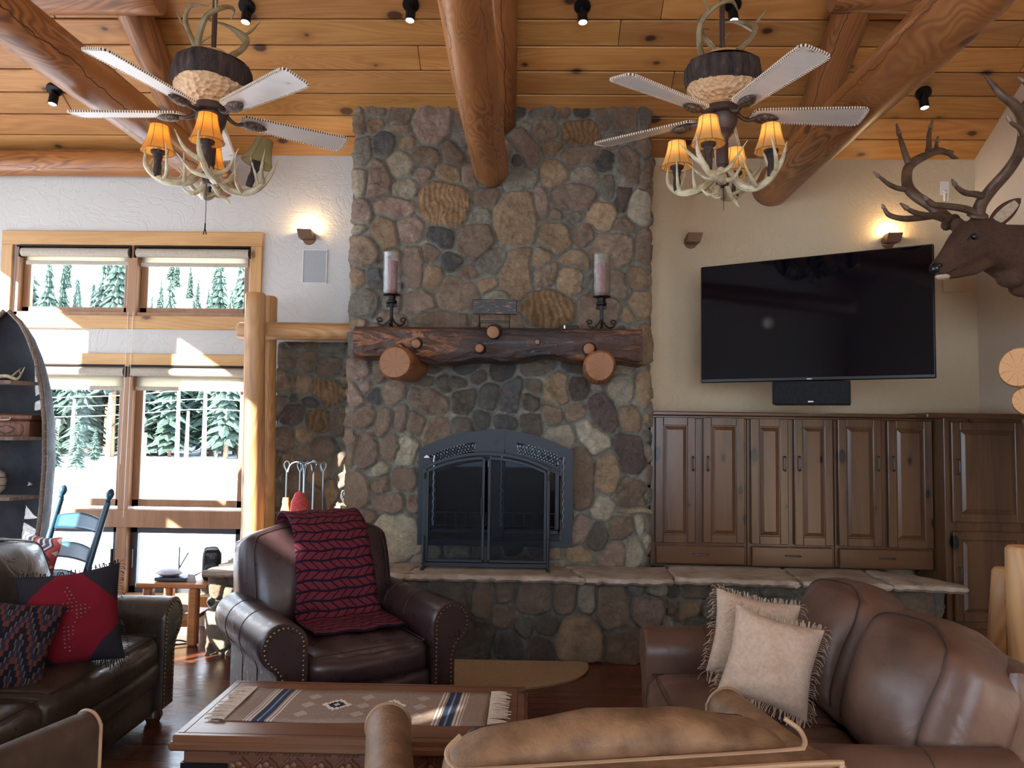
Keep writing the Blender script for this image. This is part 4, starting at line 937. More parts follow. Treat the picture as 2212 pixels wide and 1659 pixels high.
# ================================================================== TELEVISION
A = P(1513, 572, 5.40); B = P(2017, 530, 4.66); A.z = 0; B.z = 0
z0, z1 = 1.845, 2.665; td = (B-A).normalized(); ang = math.atan2(td.y, td.x); W = (B-A).length; H = z1-z0
t = thing('television', 'large black flat television swung out on a wall arm above the cabinets', 'television', mat=T(*( (A+B)/2+V((0, 0, z0)))) @ R(ang, 'Z'))
MT['tvb'] = plain('black_plastic', (14, 14, 16), .35)
g = G('tv_screen'); MT['tvs'] = g.fin(hexc(4, 6, 14), .05, spec=.3)
m = MB(); m.box((0, .02, H/2), (W, .035, H), .006); m.build('housing', MT['tvb'], t, smooth=20)
m = MB(); m.box((0, .001, H/2+.008), (W-.018, .004, H-.03), .001); m.build('screen', MT['tvs'], t, smooth=0)
m = MB(); m.box((0, .0, .012), (.03, .008, .006), .001); m.build('maker_badge', MT['white'], t, smooth=0)
m = MB(); m.box((0, .06, H*.45), (.4, .05, .3), .01); m.bar((0, .08, H*.45), (-.15, .22, H*.45), .05, .04, .005)
m.bar((-.15, .22, H*.45), (.15, .44, H*.45), .05, .04, .005); m.build('wall_arm', MT['black'], t)
# centre speaker on its bracket
c0 = P(1668, 878, 5.05); c1 = P(1838, 878, 4.87); c0z, c1z = 1.70, 1.845
A2 = V((c0.x, c0.y, 0)); B2 = V((c1.x, c1.y, 0)); sd_ = (B2-A2).normalized(); sa_ = math.atan2(sd_.y, sd_.x); SW = (B2-A2).length
t = thing('center_speaker', 'long black centre speaker hanging under the television', 'speaker', mat=T(*((A2+B2)/2+V((0, 0, c0z-.012)))) @ R(sa_, 'Z'))
MT['spk'] = fabric('speaker_cloth', (24, 26, 30), (34, 36, 40), 700, .8)
m = MB(); m.box((0, .12, .076), (SW, .22, .152), .006); m.build('cabinet_box', MT['tvb'], t, smooth=20)
m = MB(); m.box((0, .004, .076), (SW-.008, .012, .146), .004); m.build('grille', MT['spk'], t, smooth=20)
m = MB(); m.box((.0, -.004, .018), (.032, .004, .009), .001); m.build('badge', MT['white'], t, smooth=0)
m = MB(); m.box((-.02, .16, .156), (SW*.9, .1, .008), .002); m.bar((0, .2, .15), (0, .3, .3), .04, .01); m.build('bracket', MT['black'], t)

# ================================================================== WALL THINGS
MT['bronze'] = plain('bronze_sconce', (120, 92, 74), .45, .5)
def sconce(px, py, lab, lit, flip):
    p = P(px, py, WY); t = thing('wall_sconce', lab, 'sconce', (p.x, WY-.001, p.z)); s_ = flip
    m = MB(); m.lathe([(0, 0), (.052, 0), (.052, -.012), (0, -.012)][::-1], 28, R(-pi/2, 'X') @ S(1, 1, -1)); m.build('round_backplate', MT['bronze'], t)
    m = MB(); m.prism([(-(-.032)*s_, .052), (-(-.048)*s_, -.016), (-.053*s_, -.016), (-.071*s_, .052)][::int(s_)], -.088, -.082)
    m.box((-.002*s_, -.045, -.016), (.098, .085, .006), .002)
    for a, b in ((-.071, -.053), (.032, .048)): m.bar((a*s_, -.045, .052), (b*s_, -.045, -.016), .005, .085, up=(0, 1, 0))
    m.build('shield', MT['bronze'], t)
    b = MB(); b.ball((0, -.045, .02), .018, 8); b.build('bulb', MT['bulbs'] if lit else MT['white'], t)
    if lit:
        l = bpy.data.lights.new('sconce_light', 'POINT'); l.energy = 3.0; l.color = (1, .66, .32); l.shadow_soft_size = .02
        o = bpy.data.objects.new('sconce_light', l); C.objects.link(o); o.parent = t; o.location = (0, -.045, .065)
MT['bulbs'] = emis('warm_bulb', (255, 190, 110), 25)
sconce(668, 515, 'lit bronze wall sconce between the window and the chimney', True, 1)
sconce(1492, 523, 'unlit bronze wall sconce right beside the chimney', False, -1)
sconce(1918, 523, 'lit bronze wall sconce above the right half of the television', True, -1)
def panel(px0, px1, py0, py1, name, lab, catg, mt, th=.006):
    a = P(px0, py0, WY); b = P(px1, py1, WY); m = MB(); m.box((0, -th/2, 0), (b.x-a.x, th, a.z-b.z), .002)
    o = m.build(name, MT[mt], smooth=20); o.location = ((a.x+b.x)/2, WY-.001, (a.z+b.z)/2); return tag(o, lab, catg)
MT['grw'] = fabric('white_grille', (160, 162, 164), (166, 168, 170), 900, .7)
t = panel(656, 705, 540, 612, 'wall_speaker', 'flush white in-wall speaker below the left sconce', 'speaker', 'grw')
m = MB(); W_, H_ = t.dimensions.x, t.dimensions.z
a = P(656, 540, WY); b = P(705, 612, WY); W_, H_ = b.x-a.x, a.z-b.z
for (x, z, w_, h_) in ((0, H_/2, W_+.012, .006), (0, -H_/2, W_+.012, .006), (-W_/2, 0, .006, H_), (W_/2, 0, .006, H_)): m.box((x, -.005, z), (w_, .009, h_), .002)
m.build('frame', MT['white'], t)
MT['crm'] = fabric('cream_grille', (196, 178, 146), (200, 182, 150), 900, .7)
panel(2035, 2086, 560, 631, 'wall_speaker', 'flush cream in-wall speaker behind the elk muzzle', 'speaker', 'crm')
t = panel(2030, 2050, 392, 422, 'wall_plate', 'small cream wall plate with a white hook behind the elk antlers', 'wall plate', 'white')
m = MB()
for s_ in (-1, 1): m.box((s_*.012, -.02, -.075), (.012, .02, .06), .003)
m.bar((0, -.03, -.04), (0, -.005, -.02), .03, .01); m.build('hook', MT['white'], t)
# ceiling spots
MT['spot'] = emis('spot_lens', (255, 236, 205), 40)
for (px, py, lab) in ((534, 12, 'black ceiling spotlight right of the left fan rod, top edge'), (888, 8, 'black ceiling spotlight left of the middle ceiling log, top edge'), (1258, 12, 'black ceiling spotlight right of the middle ceiling log, top edge'),
                      (1583, 8, 'black ceiling spotlight just right of the right fan rod, top edge'), (118, 192, 'black ceiling spotlight left of the left ceiling log'), (1994, 199, 'black ceiling spotlight right of the right ceiling log, above the elk')):
    d = ray(px, py); s_ = (WZ+SL*WY-1.5)/(d.z+SL*d.y); p = EYE+d*s_
    nrm = V((0, -SL, -1)).normalized()
    t = thing('ceiling_spotlight', lab, 'spotlight', tuple(p))
    m = MB(); m.lathe([(0, 0), (.052, 0), (.054, .012), (.05, .024), (0, .026)], 24, frame((0, 0, 0), nrm)); m.build('mount', MT['black'], t)
    m = MB(); k = V((0, 0, -.045)); m.tube([nrm*.02, nrm*.03+V((0, 0, -.02)), k], .016, 8, 3); m.build('arm', MT['black'], t)
    aim = V((-.05 if px < 1100 else .05, -.15, -1)).normalized()
    m = MB(); m.lathe([(0, 0), (.022, 0), (.031, .006), (.031, .07), (.027, .074), (.024, .066), (0, .066)], 20, frame(k-aim*.0, k+aim)); m.build('lamp_head', MT['black'], t)
    e = MB(); e.lathe([(0, 0), (.025, 0), (.018, .008), (0, .01)], 16, frame(k+aim*.067, k+aim*.2)); e.build('lens', MT['spot'], t)
    l = bpy.data.lights.new('spot_light', 'SPOT'); l.energy = 4; l.color = (1, .88, .72); l.spot_size = rad(75); l.spot_blend = .6; l.shadow_soft_size = .025
    o = bpy.data.objects.new('spot_light', l); C.objects.link(o); o.parent = t; o.matrix_local = frame(k+aim*.085, k+aim*.3) @ R(pi, 'X')

# ================================================================== CEILING FANS
def barkmat():
    g = G('bark'); n = g.noise(g.co((3, 3, .7)), 9, 6, .7, .4)
    return g.fin(g.ramp(n, [(.35, hexc(30, 24, 24)), (.55, hexc(70, 56, 52)), (.7, hexc(98, 82, 74))]), .85, normal=g.bump(n, 1.0, .03))
MT['bark'] = barkmat()
g = G('carved_pale_wood'); n = g.vor(g.co((1, 1, 1.3)), 38); MT['carve'] = g.fin(g.mix(g.noise(g.co(), 8, 3), hexc(206, 160, 116), hexc(222, 190, 150)), .5, normal=g.bump(n, .8, .02))
MT['bowl'] = wood('pale_cap_wood', (196, 160, 112), (214, 182, 136), (110, 70, 40), 'z', 1, .45, 0, tint=False)
MT['fanm'] = plain('weathered_bronze', (84, 70, 66), .5, .6)
MT['blade'] = wood('bleached_blade', (204, 196, 188), (216, 208, 200), (150, 120, 96), 'x', 1, .42, .035, 5, tint=False, rings=.2, bump=.05)
MT['stitch'] = plain('rawhide_stitch', (226, 214, 196), .7); MT['edge'] = plain('dark_blade_edge', (66, 48, 38), .6)
g = G('pine_cone_scales'); n = g.vor(g.co((1, 1, 1)), 75); MT['cone'] = g.fin(g.ramp(n, [(.0, hexc(130, 108, 90)), (.6, hexc(52, 40, 34))]), .6, normal=g.bump(n, -1.0, .02))
def shademat(name, c, st):
    g = G(name); t = g.n('ShaderNodeBsdfTranslucent'); t.inputs[0].default_value = (*hexc(*c), 1); m = g.n('ShaderNodeMixShader'); m.inputs[0].default_value = .55
    g.fin(hexc(*c), .8); g.t.links.new(g.b.outputs[0], m.inputs[1]); g.t.links.new(t.outputs[0], m.inputs[2]); g.t.links.new(m.outputs[0], g.out.inputs[0]); return g.m
MT['shA'] = shademat('amber_lit_shade_cloth', (226, 160, 74), 0); MT['shB'] = shademat('unlit_shade_cloth', (150, 140, 96), 0); MT['shC'] = shademat('honey_lit_shade_cloth', (230, 186, 116), 0)  # lamp glow put into the lit cloth colours; unlit shade gets a duller copy
MT['shtrim'] = plain('shade_trim', (140, 82, 44), .7)
MT['cbulb'] = emis('candle_bulb', (255, 214, 140), 12); MT['sleeve'] = plain('candle_sleeve', (214, 190, 140), .6)
def antler(m, pts, rr, tines, n=8):
    m.tint = (1.0, 1.0, 1.0); m.tube(pts, rr, n, 5)
    P_ = catmull(pts, 5)
    for (f, tip, bend, r) in tines:
        b = P_[int(f*(len(P_)-1))]; tip = V(tip); mid = b.lerp(tip, .5)+V(bend)
        m.tint = (1.02, 1.02, 1.01); m.tube([b, mid, tip], [r, r*.75, .0015], n, 5)
def fan(c, ph_bl, ph_l, lab, catg, nl, shade_m, unlit=None, tilt=0.0, crown=0):
    cz = ceil_z(c.y)
    t = thing('ceiling_fan', lab, catg, tuple(c))
    M0 = I4
    m = MB(); m.tube([(0, 0, .3), (0, 0, cz-c.z-.02)], .014, 10, smooth=False); m.build('down_rod', MT['fanm'], t)
    m = MB(); m.lathe([(0, 0), (.07, 0), (.06, -.06), (.02, -.08), (0, -.08)][::-1], 24, T(0, 0, cz-c.z)); m.build('canopy', MT['fanm'], t)
    rr = random.Random(int(c.x*10)+50)
    ph = [rr.uniform(0, 6) for _ in range(4)]
    bk = lambda p, a: V((p.x*(1+.02*sin(9*a+ph[0]+p.z*20)+.015*sin(23*a+ph[1])+.03*sin(2*a+ph[3])), p.y*(1+.02*sin(9*a+ph[0])+.015*sin(23*a+ph[1])), p.z+.012*sin(2*a+ph[2])))
    m = MB(); m.lathe([(.17, .275), (.192, .262), (.2, .24), (.202, .2), (.198, .16), (.19, .138)][::-1], 72, fn=bk); m.build('bark_ring', MT['bark'], t)
    m = MB(); m.lathe([(.055, .035), (.11, .05), (.155, .085), (.183, .12), (.192, .142)], 60, fn=lambda p, a: V((p.x*(1+.03*sin(2*a+ph[3])), p.y, p.z+.012*sin(2*a+ph[2])*(p.z/.14)))); m.build('carved_bowl', MT['carve'], t)
    m = MB(); m.lathe([(.185, .268), (.15, .283), (.12, .30), (.11, .31), (.1, .322), (.05, .338), (.0, .342)], 48); m.build('top_cap', MT['bowl'], t)
    m = MB(); m.lathe([(0, .05), (.085, .048), (.088, .04), (.088, .01), (.07, .0), (.078, -.006), (.08, -.03), (.072, -.06), (.058, -.085), (.06, -.095), (.045, -.108), (.034, -.125), (.028, -.15), (.031, -.155), (.031, -.27), (.026, -.275), (.026, -.3), (.033, -.31), (.034, -.375), (.028, -.385), (0, -.385)][::-1], 32); m.build('motor_housing', MT['fanm'], t)
    # crown of antlers around the rod
    m = MB(); m.tint = (1, 1, 1)
    for k in range(3):
        Mk = R(k*2.2+crown, 'Z')
        def q(x, y, z): return Mk @ V((x, y, z))
        antler(m, [q(.10, -.02, .31), q(.14, .03, .37), q(.15, .08, .45), q(.09, .13, .52), q(.0, .12, .56), q(-.07, .05, .55)], [.016, .016, .015, .013, .01, .003],
               [(.35, q(.06, -.03, .48), (0, 0, .01), .009), (.55, q(.19, .16, .60), (.0, 0, -.01), .009)])
    m.build('antler_crown', MT['anth'], t)
    for k in range(5):
        a = ph_bl+k*2*pi/5; Mk = R(a, 'Z') @ R(rad(-11), 'X')
        def outline(x):
            t_ = (x-.16)/.60; w_ = .052+.024*min(1, t_*1.2); 
            return w_
        L0, L1 = .16, .745; pts = []
        xs = [L0+(L1-L0)*i/14 for i in range(15)]
        up = [(x, outline(x)*(1-.0*x)) for x in xs]
        rc = .022
        up = [(L0, outline(L0)-.02), (L0+.012, outline(L0))]+up[1:-1]+[(L1-rc, outline(L1)), (L1-.006, outline(L1)-.008), (L1, outline(L1)-rc)]
        dn = [(x, -y) for x, y in up][::-1]
        poly = up+dn
        m = MB(); m.prism([(p[0], p[1]) for p in poly], -.004, .004, M=Mk @ R(pi/2, 'X')); b = m.build('blade', MT['blade'], t, smooth=25)
        m = MB(); acc = 0; k2 = 0
        for i in range(len(poly)):
            p0, p1 = V(poly[i]), V(poly[(i+1) % len(poly)]); L = (p1-p0).length; nst = max(1, round(L/.013)); d_ = (p1-p0).normalized(); nv = V((-d_.y, d_.x))
            if L < .003: continue
            for j in range(nst):
                f0 = p0.lerp(p1, (j+.2)/nst); f1 = p0.lerp(p1, (j+.75)/nst); c_ = (f0+f1)/2; k2 += 1
                m.mi = 0
                m.bar((f0.x, f0.y, 0), (f1.x, f1.y, 0), .015, .013, .002, up=(0, 0, 1))
        # edge binding: dark band under the stitches
        m2 = MB(); m2.tube([(p[0], p[1], 0) for p in poly+[poly[0]]], .0058, 6, smooth=False, cap=False)
        m2.v = [tuple(Mk @ V(v_)) for v_ in m2.v]; m.v = [tuple(Mk @ V(v_)) for v_ in m.v]
        e_ = m2.build('blade_edge', MT['edge'], b); m.build('stitching', MT['stitch'], b, smooth=0)
        m = MB(); m.tube([(.07, 0, .02), (.1, 0, -.01), (.135, .008, -.022), (.17, 0, -.016)], [.012, .011, .01, .012], 8, M=R(a, 'Z')); m.build('blade_bracket', MT['fanm'], t)
        m = MB(); m.lathe([(0, 0), (.014, .004), (.03, .02), (.038, .05), (.034, .085), (.02, .115), (.005, .132), (0, .133)], 16, Mk @ T(.165, 0, -.018) @ R(pi/2, 'Y') @ S(.55, 1, 1)); m.build('pine_cone', MT['cone'], t)
    # antler light arms
    for k in range(nl):
        a = ph_l+k*2*pi/nl; Mk = R(a, 'Z'); Rr = .25
        def q(x, y, z): return Mk @ V((x, y, z+.055))
        m = MB(); r2 = random.Random(k+int(c.x*7)); j = lambda s_: r2.uniform(-s_, s_)
        antler(m, [q(.03, 0, -.36), q(.09, .03, -.435+j(.01)), q(.17, .035, -.455+j(.01)), q(.25, .0, -.43), q(.31, -.03, -.36), q(.33+j(.02), -.035, -.27)], [.02, .023, .021, .018, .013, .002],
               [(.3, q(.10+j(.02), .15, -.33), (.0, .02, -.04), .014), (.52, q(.2, .17+j(.02), -.29), (0, .03, -.04), .014), (.7, q(.28, -.15, -.26), (0, -.04, -.03), .013), (.42, q(.13, -.15, -.33), (0, -.03, -.04), .013), (.6, q(.20, -.02, -.25), (.01, 0, -.02), .011)])
        arm = m.build('antler_arm', MT['ant'], t)
        lit = (k != unlit)
        loc = q(Rr, 0, 0)
        tl = R(rad(0), 'Y') if lit else Mk @ R(rad(16), 'Y') @ Mk.inverted()
        ML = T(loc.x, loc.y, -.205) @ tl
        m = MB(); m.lathe([(0, -.17), (.018, -.17), (.021, -.12), (.017, -.09), (.024, -.06), (.022, -.05), (.036, -.042), (.038, -.03), (.02, -.028), (0, -.028)], 16, ML); m.build('candle_cup', MT['bark'], t)
        m = MB(); m.lathe([(.013, -.03), (.013, .03), (0, .03)], 12, ML); m.build('candle_sleeve', MT['sleeve'], t)
        m = MB(); m.lathe([(0, .03), (.009, .036), (.014, .055), (.01, .075), (0, .088)], 12, ML); m.build('bulb', MT['cbulb'] if lit else MT['white'], t)
        sm = shade_m if lit else 'shB'
        pr = [(.084, -.035), (.074, -.01), (.063, .02), (.055, .05), (.049, .08), (.046, .105)]
        fl_ = lambda p, a_: V((p.x*(1+.02*abs(cos(4*a_))), p.y*(1+.02*abs(cos(4*a_))), p.z))
        m = MB(); m.lathe(pr, 48, ML, fl_); sh = m.build('lamp_shade', MT[sm], t)
        m = MB()
        for i in range(8):
            a_ = i*pi/4; m.tube([(x*cos(a_)*1.022, x*sin(a_)*1.022, z) for x, z in pr], .0016, 4, 2, M=ML)
        for (x, z) in (pr[0], pr[-1]): m.tube([(x*1.01*cos(u), x*1.01*sin(u), z) for u in np.linspace(0, 2*pi, 33)], .002, 5, smooth=False, cap=False, M=ML)
        m.build('shade_trim', MT['shtrim'], sh)
        if lit:
            l = bpy.data.lights.new('bulb_light', 'POINT'); l.energy = 1.7; l.color = (1, .68, .34); l.shadow_soft_size = .012
            o = bpy.data.objects.new('bulb_light', l); C.objects.link(o); o.parent = t; o.location = ML @ V((0, 0, .055))
    m = MB(); antler(m, [(-.02, 0, -.38), (-.05, -.02, -.43), (-.09, -.04, -.44), (-.13, -.04, -.40)], [.012, .012, .009, .002], [(.5, (-.03, -.09, -.47), (0, 0, -.01), .007)])
    antler(m, [(.02, 0, -.38), (.05, .02, -.43), (.08, .05, -.45), (.1, .05, -.48)], [.012, .012, .009, .002], []); m.build('lower_antler', MT['ant'], t)
    m = MB(); m.tube([(0, -.02, -.38), (.0, -.022, -.52 if crown else -.60)], .0016, 5, smooth=False)
    if not crown: m.tube([(0, -.022, -.60), (.0, -.022, -.625)], .004, 6, smooth=False); m.tube([(0, -.022, -.625), (-.008, -.022, -.66)], .003, 5, smooth=False); m.tube([(0, -.022, -.625), (.008, -.022, -.66)], .003, 5, smooth=False)
    m.build('pull_chain', MT['iron'], t); return t
FL = V((-1.72, 3.99, 3.165)); FR = V((1.012, 4.02, 3.185))
fan(FL, rad(-36.6), rad(-70), 'left bark-and-antler ceiling fan with amber shades, one shade unlit', 'ceiling fan', 4, 'shA', unlit=1, crown=0)
fan(FR, rad(.6), rad(-30), 'right bark-and-antler ceiling fan with four lit honey shades', 'ceiling fan', 4, 'shC', crown=1.1)

# ================================================================== ELK MOUNT
def Z5(x, y, Y): return P(1850+x/2.765, 100+y/2.765, Y)
ec = V((XR, 4.45, P(2212, 560, 4.45).z))
elk = thing('elk_mount', 'brown elk head with large antlers mounted on the right wall', 'mounted elk', (XR, 4.5, 2.5))
EI = T(-XR, -4.5, -2.5)
def hide():
    g = G('elk_hide'); n = g.noise(g.co((1.0, 1, 3)), 60, 4, .7); n2 = g.noise(g.co(), 5, 3); a = g.n('ShaderNodeAttribute', attribute_name='tint')
    c_ = g.mix(g.ramp(n2, [(.35, 0.0), (.65, 1.0)]), hexc(92, 66, 50), hexc(66, 46, 38)); c_ = g.mix(.35, c_, g.ramp(n, [(.3, hexc(40, 28, 24)), (.7, hexc(120, 92, 72))]))
    t = g.n('ShaderNodeTexCoord'); sx = g.n('ShaderNodeSeparateXYZ'); g.t.links.new(t.outputs['Object'], sx.inputs[0])
    f = g.ramp(g.math('MULTIPLY_ADD', n2, .25, sx.outputs[0]), [(-.0, 1.0), (.01, 1.0)])
    return g.fin(c_, .75, normal=g.bump(n, .6, .008), spec=.25)
MT['hide'] = hide()
MT['pale'] = fabric('pale_muzzle_hair', (196, 178, 154), (168, 146, 122), 300); MT['nose'] = plain('wet_black_nose', (26, 24, 26), .25); MT['eye'] = plain('glass_eye', (18, 12, 10), .05)
# body sections: (centre px, py, Y, half-height, half-width)
def loft(m, secs, n=24, up=V((0, 0, 1))):
    pts = [P(a, b, Y) for a, b, Y, _, _ in secs]; vs = []; fs = []
    for i, p in enumerate(pts):
        d = (pts[min(i+1, len(pts)-1)]-pts[max(i-1, 0)]).normalized(); y = (up-d*up.dot(d)).normalized(); x = d.cross(y); h, w_ = secs[i][3], secs[i][4]
        for j in range(n):
            a = 2*pi*j/n; sq = 1-.06*cos(4*a); vs.append(p+x*cos(a)*w_*sq+y*sin(a)*h*sq)
    for i in range(len(pts)-1):
        for j in range(n): fs.append((i*n+j, i*n+(j+1) % n, (i+1)*n+(j+1) % n, (i+1)*n+j))
    fs.append(tuple(range(n))[::-1]); fs.append(tuple((len(pts)-1)*n+j for j in range(n))); m.add(vs, fs, EI); return pts
m = MB()
loft(m, [(2330, 575, 4.62, .30, .21), (2290, 572, 4.6, .28, .2), (2235, 562, 4.56, .225, .17), (2190, 548, 4.5, .175, .145), (2150, 535, 4.44, .14, .125), (2120, 522, 4.4, .115, .115), (2100, 514, 4.37, .09, .10), (2085, 506, 4.36, .06, .07)])
loft(m, [(2145, 520, 4.43, .11, .105), (2118, 515, 4.40, .122, .108), (2098, 520, 4.37, .118, .100), (2080, 535, 4.34, .102, .082), (2062, 552, 4.31, .084, .062), (2046, 567, 4.29, .068, .052), (2034, 576, 4.27, .058, .048), (2024, 582, 4.26, .046, .044), (2018, 585, 4.255, .028, .03)])
# jaw, brow ridges, cheek
loft(m, [(2130, 560, 4.42, .05, .06), (2100, 580, 4.38, .042, .05), (2070, 588, 4.33, .034, .04), (2042, 594, 4.29, .026, .036), (2028, 597, 4.27, .016, .026)])
m.ball(EI @ P(2107, 512, 4.29), (.045, .03, .04), 8); m.ball(EI @ P(2068, 487, 4.43), (.04, .04, .05), 8); m.ball(EI @ P(2110, 482, 4.38), (.045, .045, .05), 8)
m.ball(EI @ P(2150, 515, 4.33), (.04, .03, .04), 8)
for v_ in ((2212, 620, 4.5), (2240, 630, 4.55), (2185, 600, 4.45)): m.ball(EI @ P(*v_), (.08, .09, .06), 8)
hd = m.build('head_and_neck', MT['hide'], elk)
rm = hd.modifiers.new('r', 'REMESH'); rm.mode = 'VOXEL'; rm.voxel_size = .0095; rm.use_smooth_shade = True
sm_ = hd.modifiers.new('s', 'SMOOTH'); sm_.factor = .6; sm_.iterations = 9
def place(name, mt, M=None, *b):
    m = MB()
    for (p, r) in b: m.ball(EI @ P(*p), r, 10)
    return m.build(name, MT[mt], elk)
place('eye', 'eye', None, ((2105, 511, 4.262), (.022, .015, .019)))
place('nose', 'nose', None, ((2018.5, 580, 4.245), (.026, .036, .034)), ((2030, 573, 4.222), (.017, .01, .013)))
m = MB(); m.tube([EI @ P(2022, 590, 4.235), EI @ P(2040, 590, 4.238), EI @ P(2058, 584, 4.25), EI @ P(2073, 574, 4.27)], [.004, .005, .004, .002], 6); m.build('mouth_line', MT['nose'], elk)
place('chin', 'pale', None, ((2036, 598, 4.262), (.04, .032, .018)))
m = MB(); m.tube([EI @ P(2090, 524, 4.262), EI @ P(2092, 517, 4.256), EI @ P(2104, 506, 4.256), EI @ P(2112, 507, 4.266)], [.003, .005, .005, .002], 6); m.build('eyelid', MT['nose'], elk)
def ear(base, tip, wid, nm, dirw):
    b, t_ = P(*base), P(*tip); ax = (t_-b); L = ax.length; m = MB()
    def fn(u, v):
        w_ = wid*math.sin(pi*min(1, .12+u*.88))**.7*(1 if u < .98 else .3); a = (v-.5)*2.3
        side = V(dirw).normalized(); nrm = ax.normalized().cross(side).normalized()
        return EI @ (b+ax*u+side*w_*sin(a)+nrm*w_*.55*(cos(a)-.6))
    m.grid(fn, 14, 12); o = m.build(nm, [MT['hide']], elk); s_ = o.modifiers.new('s', 'SOLIDIFY'); s_.thickness = .006
    m = MB(); m.grid(lambda u, v: (V(fn(.14+u*.68, .24+v*.52))+V((0, -.006, .001))), 10, 8); i_ = m.build('inner_ear', MT['pale'], o)
ear((2140, 487, 4.36), (2206, 428, 4.32), .055, 'ear', (-.66, 0, .75))
ear((2060, 500, 4.50), (2042, 478, 4.66), .035, 'ear', (-.66, 0, .75))
def eant(beam, radii, tines, nm='antler'):
    m = MB(); pts = [EI @ Z5(*p) for p in beam]; radii = [r_*1.12 for r_ in radii]; m.tint = (1, 1, 1); m.tube(pts, radii, 12, 6); 
    for tn, rr in tines:
        m.tint = (1, 1, 1); q = [EI @ Z5(*p) for p in tn]; m.tube(q, rr, 10, 6)
        tip = catmull(q, 6)[-5:]; m.tint = (2.0, 2.3, 2.6); m.tube([tip[0]]+tip[1:], [rr[-2]*1.02*(1-i/5)+.0025 for i in range(5)], 10, 2, smooth=False)
    m.tint = (.8, .8, .8); m.lathe([(radii[0], 0), (radii[0]*1.5, .008), (radii[0]*1.5, .02), (radii[0]*1.1, .03)], 14, frame(pts[0], pts[1])); return m.build(nm, MT['elka'], elk)
eant([(720, 1025, 4.36), (745, 940, 4.32), (810, 850, 4.26), (900, 750, 4.18), (965, 650, 4.1), (998, 540, 4.02), (992, 430, 3.96), (940, 350, 3.92), (870, 295, 3.9), (810, 225, 3.9), (757, 165, 3.9)], [.033, .030, .029, .027, .025, .026, .026, .024, .019, .012, .003],
     [([(725, 1000, 4.35), (640, 970, 4.3), (540, 955, 4.22), (450, 945, 4.15), (420, 920, 4.12), (408, 893, 4.1)], [.022, .021, .019, .016, .012, .003]),
      ([(765, 905, 4.31), (720, 885, 4.25), (650, 875, 4.18), (600, 840, 4.13), (570, 795, 4.1)], [.02, .019, .016, .012, .003]),
      ([(995, 540, 4.02), (975, 490, 3.96), (930, 460, 3.93), (895, 414, 3.92)], [.018, .015, .010, .003]),
      ([(970, 390, 3.95), (1040, 290, 3.9), (1010, 225, 3.88), (957, 180, 3.87)], [.017, .015, .010, .003])])
eant([(570, 1060, 4.47), (520, 1010, 4.52), (440, 950, 4.58), (350, 890, 4.65), (305, 830, 4.7), (305, 740, 4.74), (345, 690, 4.77), (420, 650, 4.8), (480, 625, 4.82), (540, 635, 4.84), (575, 660, 4.86), (605, 668, 4.88)], [.033, .030, .028, .028, .029, .027, .026, .023, .021, .016, .014, .005],
     [([(540, 1035, 4.48), (470, 1015, 4.44), (390, 1005, 4.4), (320, 980, 4.36), (263, 938, 4.33)], [.022, .020, .018, .013, .003]),
      ([(500, 1005, 4.52), (410, 1020, 4.44), (290, 1030, 4.38), (200, 1010, 4.34), (170, 975, 4.33), (153, 942, 4.32)], [.02, .019, .018, .014, .010, .003]),
      ([(320, 850, 4.69), (260, 852, 4.66), (200, 828, 4.63), (150, 790, 4.61), (100, 750, 4.6)], [.018, .017, .014, .010, .003]),
      ([(320, 720, 4.75), (290, 640, 4.75), (265, 560, 4.76), (240, 463, 4.78)], [.022, .019, .014, .003]),
      ([(420, 655, 4.8), (432, 600, 4.8), (435, 520, 4.8), (457, 438, 4.8)], [.02, .017, .014, .003]),
      ([(480, 625, 4.82), (478, 590, 4.82), (488, 538, 4.82)], [.015, .012, .003]), ([(530, 632, 4.84), (580, 632, 4.86)], [.014, .004])])
m = MB(); m.box((.0, .12, .0), (.03, .52, .72), .01); pl_ = m.build('wall_panel', MT['cab'], elk); pl_.location = (-.02, 0, -.05)
